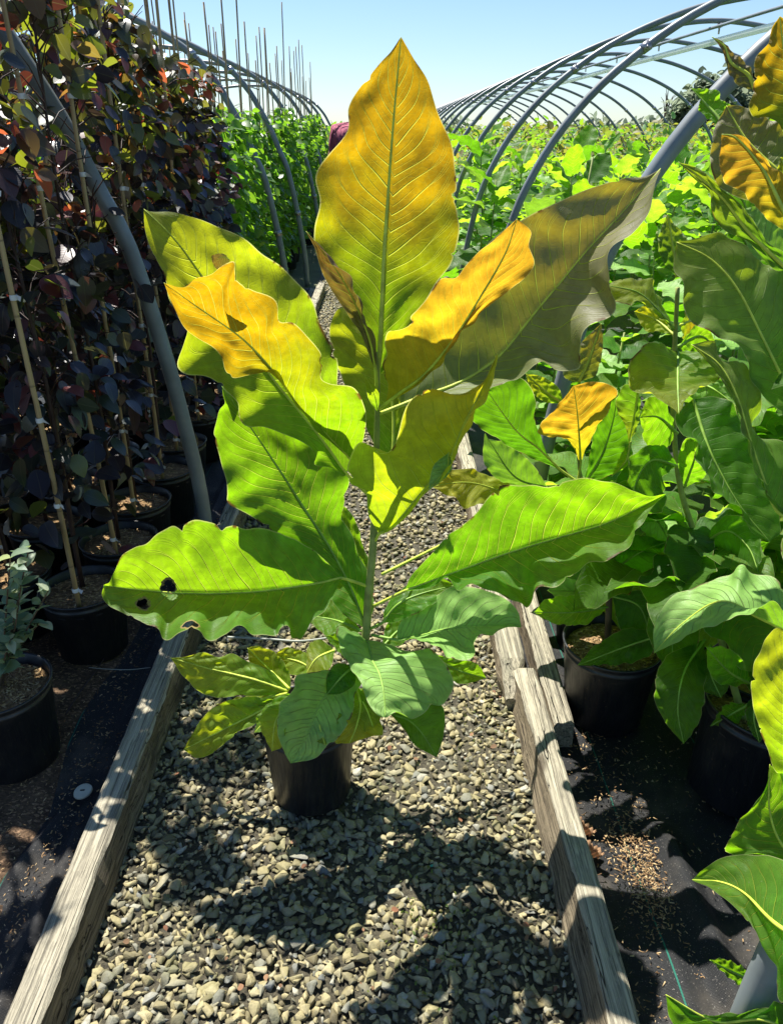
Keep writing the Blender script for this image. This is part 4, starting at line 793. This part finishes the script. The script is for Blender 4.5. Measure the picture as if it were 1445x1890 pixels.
# ---------------------------------------------------------------- left: dark red crab apples tied to bamboo
def bamboo_pts(x, y, z0, z1, lx=0, ly=0):
    return [(x+lx*t+.003*math.sin(t*9), y+ly*t, z0+(z1-z0)*t) for t in np.linspace(0, 1, 14)]
def make_tree(x, y, label, group, leaf=('purple', 'purpletop'), n=620, rad=.19, ztop=2.12, zlow=.34, stake=(0, 0, 2.3), lsize=(.05, .085), sparse=False, nt=0, base=(.135, .255, .11), st_off=(.0, -.03), zpow=.9, thin=False):
    t = thing('potted_tree', (x, y, 0), label, 'potted tree', group)
    add_pot(t, x, y, r=base[0], h=base[1], rb=base[2], nchip=nt)
    zz = np.linspace(.22, ztop, 14)
    trunk = [(x+.012*math.sin(z*5+x*9), y+.02+.012*math.cos(z*4), z) for z in zz]; parts = [tube(trunk, [.0085, .006, .003], 7)]
    m = 64
    for i in range(m):
        z = zlow+(ztop-zlow)*(i+.5)/m; a = rnd.uniform(0, 6.28); q = rnd.uniform(.45, .95)*rad
        b0 = np.array([x, y+.02, z-.05]); b1 = b0+[q*math.cos(a), q*math.sin(a), rnd.uniform(.02, .12)]
        parts.append(tube([b0, (b0+b1)/2+[0, 0, .015], b1], [.003, .0012], 4, False))
    mesh('trunk', *merge(parts), M['twig'], t)
    u = nrg.random(n)**zpow; z = zlow+(ztop-zlow)*u; z[:n//16] = nrg.uniform(min(.33, zlow-.02), zlow, n//16); a = nrg.random(n)*6.283
    cl = .6+.4*np.sin(z*17+a*2+x*5); r_ = rad*np.sqrt(nrg.random(n))*(.55+.45*cl)*np.where(z > ztop-.25, .6, 1.)
    pos = np.stack([x+r_*np.cos(a), y+.02+r_*np.sin(a), z], 1)
    if thin:                                               # sparse side towards the hoop pipe
        keep = np.array([True]*n); pa_ = [(10, 64), (51, 122), (122, 237), (183, 355), (237, 457), (305, 658)]
        for i in range(n):
            d = pos[i]-[0, 0, CAMZ]; zc_ = d @ _f; qx, qy = 722.5+F*(d @ _r)/zc_, 945-F*(d @ _u)/zc_
            if 30 < qy < 760 and abs(qx-np.interp(qy, [p[1] for p in pa_], [p[0] for p in pa_])) < 52 and rnd.random() < .88: keep[i] = False
        pos, z, a = pos[keep], z[keep], a[keep]; n = len(z)
    size = lsize[0]+(lsize[1]-lsize[0])*nrg.beta(1.6, 1.6, n)*np.where(z > ztop-.5, .8, 1.05)
    mi = (nrg.random(n) < np.clip((z-ztop+.85)*1.2, .03, .75)).astype(int)
    cloud('foliage', SR, pos, a+nrg.normal(0, .7, n), nrg.normal(-.55, .45, n), nrg.normal(0, .6, n), size, [M[leaf[0]], M[leaf[1]]], t, mi)
    sx, sy = x+st_off[0], y+st_off[1]
    if stake:
        st = mesh('stake', *tube(bamboo_pts(sx, sy, .20, stake[2], stake[0], stake[1]), [.0085, .0065], 8), M['bamboo'], t)
        for zt in ([.30]+[.62+.27*k+rnd.uniform(-.05, .05) for k in range(5)]):
            f_ = (zt-.20)/(stake[2]-.20); c_ = (sx+stake[0]*f_, sy+stake[1]*f_, zt)
            v1, f1 = lathe([(.0100, -.007), (.0108, 0), (.0100, .007)], 12, c_)
            v2 = np.array([[c_[0]+.010, c_[1]-.002, zt-.006], [c_[0]+rnd.uniform(.018, .034), c_[1]-.012, zt-.009], [c_[0]+rnd.uniform(.018, .034), c_[1]-.012, zt+.004], [c_[0]+.010, c_[1]-.002, zt+.007]])
            mesh('tie', *merge([(v1, f1), (v2, [np.array([[0, 1, 2, 3]])])]), M['tape'], st)
    return t
g1 = 'dark leaved trees tied to bamboo stakes in the left bed'
row1 = [(2.20, 'dark red tree on a bamboo cane whose pot stands alone nearest the left board', (.0, .0, 2.35)),
        (2.54, 'dark red tree in the second pot along the left row, right behind the nearest one', (-.05, 0, 2.3)),
        (2.87, 'dark red tree in the pot with a sunlit patch of mulch', (.02, 0, 2.4)),
        (3.20, 'dark red tree in the fourth pot of the left row', (0, .03, 2.3)),
        (3.53, 'dark red tree in the fifth pot, just before the grey hoop foot', (0, 0, 2.4)), (3.95, None, (.03, 0, 2.35)), (4.35, None, (0, 0, 2.45)), (4.8, None, (.03, 0, 2.3))]
protos = []
for k, (y, lab, st) in enumerate(row1):
    if k < 6:
        t = make_tree(-.985+rnd.uniform(-.02, .02), y, lab or 'dark leaved staked tree farther along the left row, pot hidden by leaves', g1, stake=st, nt=260 if k < 3 else 0, n=(300, 340, 380)[k] if k < 3 else 560, ztop=2.12+rnd.uniform(-.08, .08)-.04*k, rad=.14 if k < 3 else .165, lsize=(.04, .095), zlow=.62, st_off=(.02, -.10), thin=k < 4)
        protos.append(t)
    else:
        t = copy_tree(protos[rnd.randrange(2, 6)]); t.location = (-.99, y, 0); t.rotation_euler.z = rnd.uniform(0, 6.28); t['label'] = 'dark leaved staked tree farther along the left row, pot hidden by leaves'
row23 = [(-1.30, [1.95, 2.32, 2.68, 3.05, 3.42, 3.8, 4.2, 4.65, 5.1]), (-1.63, [1.75, 2.15, 2.55, 2.95, 3.35, 3.8, 4.3, 4.8, 5.3]), (-1.98, [1.7, 2.2, 2.8, 3.4, 4.0, 4.7, 5.4])]
for x, ys in row23:
    for y in ys:
        t = copy_tree(protos[rnd.randrange(6)]); t.location = (x+rnd.uniform(-.03, .03), y, 0); t.rotation_euler.z = rnd.uniform(0, 6.28)
        s_ = rnd.uniform(.94, 1.03); t.scale = (s_, s_, s_)
        for st_ in [c for c in t.children if c.name.startswith('stake')]:
            if rnd.random() < .6:
                for q in list(st_.children): bpy.data.objects.remove(q)
                bpy.data.objects.remove(st_)
        t['label'] = 'dark leaved tree crowded in the rows behind the front pots'

# silvery shrub in the nearest left pot
ps = G(0, 1270, .25); 
sh = thing('potted_shrub', (ps[0], ps[1], 0), 'small silvery green shrub in the nearest left pot with sunlit mulch', 'potted shrub')
add_pot(sh, ps[0], ps[1], r=.132, h=.27, rb=.112, nchip=900)
tips = [(55, 1010), (90, 1090), (20, 1030), (75, 1150), (-20, 1060), (40, 1080), (-40, 1120), (20, 1180)]
parts, LP, LA, LE = [], [], [], []
root = np.array([ps[0]-.01, ps[1]+.02, .235])
for (px, py) in tips:
    e = P(px, py, ps[1]+rnd.uniform(-.06, .08)); mid = (root+e)/2+[rnd.uniform(-.02, .02), 0, .02]
    sp3 = spline([root, mid, e], 16); parts.append(tube(sp3, [.0035, .0015], 6, False))
    for q in range(4, 16):
        for _ in range(2):
            LP.append(sp3[q]); LA.append(rnd.uniform(0, 6.28)); LE.append(rnd.uniform(-.1, .9))
mesh('stem', *merge(parts), M['stemb'], sh)
n = len(LP); cloud('foliage', SM, np.array(LP), np.array(LA), np.array(LE), nrg.normal(0, .4, n), nrg.uniform(.026, .058, n), [M['silver']], sh)

# ---------------------------------------------------------------- left far: bright green staked shrubs
g2 = 'bright green staked shrubs in the far left rows'
fp = []
for k in range(4):
    fp.append(make_tree(-1.2, 6.0+.5*k, 'bright green shrub on a tall cane beyond the dark trees', g2, leaf=('shrub', 'shrub'), n=560, rad=.24, ztop=1.72, zlow=.28, stake=(.04*(k-1.5), 0, 2.25+.16*k), lsize=(.06, .11)))
for x in (-1.2, -1.6, -2.0, -2.5):
    for y in np.arange(6.0, 17, .55):
        if x == -1.2 and y < 7.7 or (x < -1.9 and y > 12): continue
        t = copy_tree(fp[rnd.randrange(4)]); t.location = (x+rnd.uniform(-.06, .06), y+rnd.uniform(-.1, .1), 0); t.rotation_euler.z = rnd.uniform(0, 6.28)
        s_ = rnd.uniform(.9, 1.06); t.scale = (s_, s_, s_*rnd.uniform(.95, 1.08))

# ---------------------------------------------------------------- right: field of magnolias
BL = [tmpl_big(i) for i in range(10)]
bigm = [M['green'], M['fresh'], M['grey'], M['deep']]
def leaf_single(ti, mat, parent, pos, az, el, roll, size):
    tv, tf, tuv = BL[ti]; m = frames(1, np.array([az]), np.array([el]), np.array([roll]))[0]
    return mesh('leaf', (tv @ m.T)*size+pos, tf, mat, parent, uv=tuv, vq=veinq(tuv[:, 0], tuv[:, 1]*2-1, 13, ti))
g3 = 'magnolias growing in the field behind the right bed'
def field_plant(x, y, h, nl, label, separate, seed, size=(.26, .42)):
    r = random.Random(seed); t = thing('magnolia_plant', (x, y, 0), label, 'plant', g3)
    zz = np.linspace(0.0, h, 8); st = [(x+.03*math.sin(z*3+seed), y+.02*math.cos(z*2), z) for z in zz]
    mesh('stem', *tube(st, [.011, .004], 7), M['stemg'], t)
    pos, az, el, ro, si, mi = [], [], [], [], [], []
    for i in range(nl):
        z = h*(.22+.78*(i/nl)**.8); pos.append((x+.03*math.sin(z*3+seed), y+.02*math.cos(z*2), z)); az.append(i*2.4+r.uniform(-.4, .4))
        top = i/nl; el.append(r.uniform(.0, .5)+.55*top**2); ro.append(r.uniform(-.45, .45)); si.append(r.uniform(*size)*(1-.35*top**3)); mi.append(r.choice([0, 0, 1, 1, 2, 3] if top > .4 else [0, 3, 2, 3]))
    if separate:
        for k in range(nl): leaf_single(r.randrange(10), bigm[mi[k]], t, np.array(pos[k]), az[k], el[k], ro[k], si[k])
    else:
        cloud('foliage', BL, np.array(pos), np.array(az), np.array(el), np.array(ro), np.array(si), bigm, t, np.array(mi))
    return t
sep = [field_plant(.95+.0*k, 2.9+.1*k, 1.02+.06*k, 15, 'leafy green magnolia in the row behind the traced ones', True, 10+k) for k in range(4)]
spots = [(.74, 2.30, .66), (1.35, 2.35, .95), (1.75, 2.6, 1.0), (.95, 3.05, .88), (1.45, 3.0, 1.05), (1.95, 3.2, 1.1), (.98, 3.7, .92), (1.5, 3.75, 1.08), (2.05, 3.9, 1.15), (2.6, 3.7, 1.1), (1.0, 4.35, .98), (1.55, 4.5, 1.1), (2.15, 4.6, 1.12), (2.75, 4.5, 1.1), (1.15, 2.0, .78), (1.55, 1.95, .9), (1.42, 1.5, .8), (.74, 2.75, .72), (.76, 3.3, .8), (.78, 4.0, .85), (1.9, 2.3, 1.0), (.8, 4.7, .9)]
for k, (x, y, h) in enumerate(spots):
    if k < 4: t = sep[k]
    else: t = copy_tree(sep[k % 4])
    t.location = (x, y, 0); t.rotation_euler.z = rnd.uniform(0, 6.28); hh = h/(1.02+.06*(k % 4)); t.scale = (1, 1, hh)
    t['label'] = 'green magnolia in the field rows just behind the potted ones'
lo = [field_plant(1.2, 5+.2*k, 1.12+.07*k, 15, 'green magnolia among the crowded rows across the field', False, 30+k, size=(.30, .50)) for k in range(5)]
first = 0
for y in np.arange(5.0, 13.5, .62):
    for x in np.arange(.95, .95+min(6.5, .95+y*.52), .6):
        if first < 5: t = lo[first]; first += 1
        else: t = copy_tree(lo[rnd.randrange(5)])
        t.location = (x+rnd.uniform(-.12, .12), y+rnd.uniform(-.15, .15), 0); t.rotation_euler.z = rnd.uniform(0, 6.28); s_ = rnd.uniform(.85, 1.1); t.scale = (s_, s_, s_)
        t['label'] = 'green magnolia among the crowded rows across the field'
def extra(t, base, top, n, mats, size, seed, el=(-.3, .5)):
    r = random.Random(seed)
    for i in range(n):
        f_ = r.random(); p = np.array(base)*(1-f_)+np.array(top)*f_
        o = leaf_single(r.randrange(10), M[r.choice(mats)], t, p, i*2.4+r.uniform(-.5, .5), r.uniform(*el), r.uniform(-.5, .5), r.uniform(*size))
extra(A, (.69, 1.87, .42), (.64, 1.95, .78), 13, ['deep', 'deep', 'green', 'grey'], (.20, .32), 5)
extra(B, (.86, 1.66, .45), (.78, 1.74, .72), 13, ['deep', 'deep', 'green'], (.22, .36), 6)
extra(Cc, (1.12, 1.32, .4), (1.12, 1.42, 1.35), 16, ['deep', 'deep', 'green', 'oliveg'], (.28, .44), 8)
for k, (x_, y_, h_) in enumerate([(1.05, 1.72, .85), (.72, 2.2, .62), (1.12, 2.2, .95), (1.5, 1.7, 1.1), (1.4, 2.15, 1.1)]):
    t = thing('potted_magnolia', (x_, y_, 0), 'potted magnolia deep in the shade behind the front pots of the right bed', 'potted plant', 'potted magnolias crowding the right bed')
    add_pot(t, x_, y_, r=.14, h=.27, rb=.115); mesh('stem', *tube([(x_, y_, .2), (x_+.02, y_, h_*.6), (x_, y_, h_)], [.011, .005], 8), M['stemg'], t)
    extra(t, (x_, y_, .38), (x_, y_, h_), 15, ['fresh', 'deep', 'green', 'grey', 'lime', 'fresh'], (.24, .40), 40+k)
# the one sprout standing above the rest
sp = field_plant(.0, .0, 1.50, 9, 'pale lime magnolia sprout standing above the field rows', True, 77, size=(.22, .34)); sp.location = (*P(1093, 300, 3.6)[:2], 0)
sp = field_plant(.0, .0, 1.36, 11, 'bushy lime magnolia in front of the second hoop', True, 78, size=(.2, .32)); sp.location = (*P(985, 320, 3.3)[:2], 0)
# far mass of yellow-green nursery stock
n = 26000
yy = 13+nrg.random(n)**1.3*45; xx = .4+(nrg.random(n))*(yy*.62+2); zz = .1+1.5*np.sqrt(nrg.random(n))*(1+.1*np.sin(xx*3)+.07*np.sin(yy*2.1))
tag(cloud('nursery_plants', SM, np.stack([xx, yy, zz], 1), nrg.random(n)*6.28, nrg.normal(.2, .5, n), nrg.normal(0, .5, n), nrg.uniform(.09, .17, n), [M['fieldy'], M['field']], None, (nrg.random(n) < .35).astype(int)),
    'distant mass of yellow green nursery plants under the hoops', 'plants', kind='stuff')
n = 9000
yy = 7+nrg.random(n)*8; xx = 5.8+nrg.random(n)*5; zz = .1+1.45*np.sqrt(nrg.random(n))
tag(cloud('nursery_plants', SM, np.stack([xx, yy, zz], 1), nrg.random(n)*6.28, nrg.normal(.2, .5, n), nrg.normal(0, .5, n), nrg.uniform(.08, .15, n), [M['fieldy'], M['field']], None, (nrg.random(n) < .5).astype(int)),
    'yellow green shrubs growing at the far side of the field', 'plants', kind='stuff')
n = 16000
yy = 17+nrg.random(n)*40; xx = -.6-(nrg.random(n))*(yy*.45); zz = .1+1.62*np.sqrt(nrg.random(n))
tag(cloud('nursery_plants', SM, np.stack([xx, yy, zz], 1), nrg.random(n)*6.28, nrg.normal(.2, .5, n), nrg.normal(0, .5, n), nrg.uniform(.1, .19, n), [M['shrub'], M['fieldy']], None, (nrg.random(n) < .3).astype(int)),
    'distant green mass of staked nursery plants at the end of the left rows', 'plants', kind='stuff')
# far trees
def far_tree(x, y, h, w_, seed, label, bare=False):
    r = random.Random(seed); t = thing('tree', (x, y, 0), label, 'tree', 'trees beyond the tunnels'); parts = [tube([(x, y, 0), (x+.2, y, h*.4), (x, y, h*.75)], [h*.03, h*.012], 8)]; pos = []
    for i in range(26):
        a = r.uniform(0, 6.28); z = h*r.uniform(.25, .95); q = w_*r.uniform(.3, 1)*math.sin(math.pi*(z/h)**.8*.95+.1); e = np.array([x+q*math.cos(a), y+q*math.sin(a), z])
        b = np.array([x, y, z*.7]); parts.append(tube([b, (b+e)/2+[0, 0, .3], e], [h*.008, h*.002], 5, False)); pos.append(e)
    mesh('trunk', *merge(parts), M['stemb'], t)
    if not bare:
        pos = np.array(pos); n = 4200; c_ = pos[nrg.integers(0, len(pos), n)]; p_ = c_+nrg.normal(0, 1, (n, 3))*w_*.17
        cloud('crown', SM, p_, nrg.random(n)*6.28, nrg.normal(0, .6, n), nrg.normal(0, .6, n), nrg.uniform(.3, .6, n), [M['hazeleaf']], t)
far_tree(23.5, 55, 5.2, 2.8, 1, 'haze-tinted green tree on the skyline, the taller of the pair'); far_tree(20, 52, 4.0, 2.4, 2, 'lower haze-tinted green tree in front of the tall one'); far_tree(28, 58, 5.6, 3.2, 3, 'haze-tinted green tree partly behind the thick hoop'); far_tree(18.5, 56, 4.6, 1.6, 4, 'thin bare tree on the skyline beside the leafy ones', True)
n = 9000; xx = nrg.uniform(-60, 80, n); zz = 2.1*nrg.random(n)*(1+.3*np.sin(xx*.3)+.2*np.sin(xx*.9))
tag(cloud('treeline', SM, np.stack([xx, 95+nrg.uniform(-3, 3, n), zz], 1), nrg.random(n)*6.28, nrg.normal(0, .6, n), nrg.normal(0, .6, n), nrg.uniform(.5, .9, n), [M['hazeleaf']], None), 'low haze-tinted treeline along the horizon', 'trees', kind='stuff')

# ---------------------------------------------------------------- person bending in the path
pp = P(692, 262, 4.7); px_, py_ = pp[0], pp[1]
person = thing('person', (px_, py_, 0), 'person in a maroon shirt bending forward in the path, mostly hidden by the tall leaf', 'person')
def skin_fig(name, verts, edges, rads, mat, parent, root=0, sub=2):
    me = bpy.data.meshes.new(name); me.from_pydata([tuple(v) for v in verts], edges, []); o = bpy.data.objects.new(name, me); C.objects.link(o); o.parent = parent
    m = o.modifiers.new('skin', 'SKIN'); 
    for i, r_ in enumerate(rads): me.skin_vertices[0].data[i].radius = (r_, r_) if not isinstance(r_, tuple) else r_
    me.skin_vertices[0].data[root].use_root = True; m.use_smooth_shade = True
    o.modifiers.new('sub', 'SUBSURF').levels = sub; o.modifiers['sub'].render_levels = sub; me.materials.append(mat); return o
V_ = [(0, 0, .98), (0, .02, 1.15), (.01, .08, 1.34), (.02, .16, 1.52), (.02, .26, 1.55), (.02, .34, 1.58), (-.18, .14, 1.52), (-.24, .20, 1.27), (-.18, .38, 1.10), (.21, .15, 1.52), (.27, .22, 1.27), (.2, .40, 1.1),
      (-.1, 0, .9), (-.11, .03, .5), (-.12, 0, .09), (-.12, .14, .04), (.1, 0, .9), (.11, .03, .5), (.12, 0, .09), (.12, .14, .04), (.02, .38, 1.64)]
E_ = [(0, 1), (1, 2), (2, 3), (3, 4), (4, 5), (3, 6), (6, 7), (7, 8), (3, 9), (9, 10), (10, 11), (0, 12), (12, 13), (13, 14), (14, 15), (0, 16), (16, 17), (17, 18), (18, 19), (5, 20)]
R_ = [(.17, .12), (.165, .12), (.18, .13), (.17, .11), .06, .085, .075, .05, .035, .075, .05, .035, .10, .07, .05, .04, .10, .07, .05, .04, .09]
skin_fig('body', V_, E_, R_, M['skin'], person)
skin_fig('shirt', V_[:5]+[V_[6], (-.21, .17, 1.38), V_[9], (.24, .18, 1.38)], [(0, 1), (1, 2), (2, 3), (3, 4), (3, 5), (5, 6), (3, 7), (7, 8)], [(.19, .14), (.185, .14), (.2, .15), (.19, .13), .072, .092, .075, .092, .075], M['shirt'], person)
skin_fig('trousers', [V_[0], V_[12], V_[13], V_[14], V_[16], V_[17], V_[18]], [(0, 1), (1, 2), (2, 3), (0, 4), (4, 5), (5, 6)], [(.18, .13), .112, .085, .065, .112, .085, .065], M['jeans'], person)
hv, hf = lathe([(.001, .13), (.05, .12), (.085, .085), (.10, .03), (.10, -.02), (.085, -.05), (.02, -.06)], 20, (0, 0, 0)); mesh('hair', hv @ rotm(-.5, 0, 0).T+np.array([px_+.02, py_+.35, 1.66]), hf, M['hair'], person)
for hx in (-.18, .2):
    for k in range(4): skin_fig('finger', [(hx+.012*(k-1.5), .40, 1.08), (hx+.014*(k-1.5), .43, 1.03), (hx+.014*(k-1.5), .43, .99+.004*abs(k-1.5))], [(0, 1), (1, 2)], [.009, .008, .006], M['skin'], person, sub=1)
person.scale = (1.04, 1., 1.03)

# ---------------------------------------------------------------- small things
n = 150; pos = np.array([(rnd.uniform(-.6, .38), rnd.uniform(.8, 3.2), .014) for _ in range(n)])
tag(cloud('dead_leaf_bits', SR, pos, nrg.random(n)*6.28, nrg.normal(0, .25, n), nrg.normal(0, .5, n), nrg.uniform(.006, .02, n), [M['dead']], None), 'small brown leaf fragments lying on the gravel', 'leaf litter', kind='stuff')
n = 260; cc = [(.10+rnd.gauss(0, .05), 1.15+rnd.gauss(0, .10)) if rnd.random() < .6 else (.30+rnd.gauss(0, .04), 1.9+rnd.gauss(0, .2)) for _ in range(n)]
tag(cloud('moss', SM, np.array([(a, b, .006) for a, b in cc]), nrg.random(n)*6.28, nrg.uniform(.2, 1.3, n), nrg.normal(0, .5, n), nrg.uniform(.004, .011, n), [M['fieldy']], None), 'tiny mossy weeds between the stones', 'moss', kind='stuff')
pc = G(155, 1463, .02); cp = thing('drain_cap', (pc[0], pc[1], .02), 'round pale plastic cap with a slot on the cloth by the left board', 'cap')
v1, f1 = lathe([(0, .008), (.020, .008), (.0235, .006), (.025, .002), (.022, 0), (.0, 0)], 36, (pc[0], pc[1], .022)); m_ = rotm(.12, -.1, 0)
mesh('disc', (v1-pc) @ m_.T+pc, f1, M['cap'], cp)
mesh('slot', (np.array(box[0])*[.006, .006, .006]+[0, 0, .0105]) @ m_.T+pc, box[1], M['pot'], cp, smooth=False)
def wire(name, pix, rad, mat, label, cat, z=.02):
    tag(mesh(name, *tube(spline([G(a, b, zz_) for a, b, zz_ in pix], 40), [rad], 6), M[mat]), label, cat)
wire('twig', [(165, 1232, .03), (200, 1235, .045), (240, 1236, .04), (278, 1232, .03)], .0011, 'cap', 'thin pale wire lying across the bark litter', 'wire')
wire('twig', [(122, 1318, .025), (150, 1275, .03), (180, 1235, .03), (205, 1195, .025)], .0022, 'twig', 'dark twig lying on the bark litter beside the left board', 'twig')
wire('drip_tube', [(420, 1176, .03), (500, 1180, .035), (560, 1183, .03), (640, 1172, .025)], .004, 'cap', 'thin grey irrigation tube crossing the gravel behind the pot', 'tube')
wire('twig', [(640, 1545, .016), (690, 1555, .02), (720, 1570, .016)], .0012, 'twig', 'tiny twig on the shaded gravel in front of the pot', 'twig')
wire('twig', [(795, 1520, .015), (815, 1560, .02)], .0014, 'twig', 'small dark twig on the sunlit gravel', 'twig')
for (a, b, lab) in ((829, 1560, 'small teal plastic scrap on the gravel, the upper of two'), (797, 1598, 'small teal plastic scrap on the gravel, the lower of two')):
    c_ = G(a, b, .016); vv, ff = near_p[3]; tag(mesh('plastic_scrap', vv*[.006, .008, .002]+c_, ff, M['green_bit'], smooth=False), lab, 'scrap')
for (a, b, s_, lab) in ((1085, 1530, .10, 'crumpled brown dead leaf against the right board'), (1100, 1570, .09, 'curled brown dead leaf below the crumpled one')):
    c_ = G(a, b, .03); tv, tf, tuv = BL[4]; m_ = frames(1, np.array([1.9]), np.array([-.2]), np.array([.7]))[0]
    vv = tv.copy(); vv[:, 2] += .12*np.sin(vv[:, 0]*19)+.06*np.sin(vv[:, 1]*40); tag(mesh('dead_leaf', (vv @ m_.T)*s_+c_+[0, -.03, .01], tf, M['dead'], uv=tuv), lab, 'dead leaf')
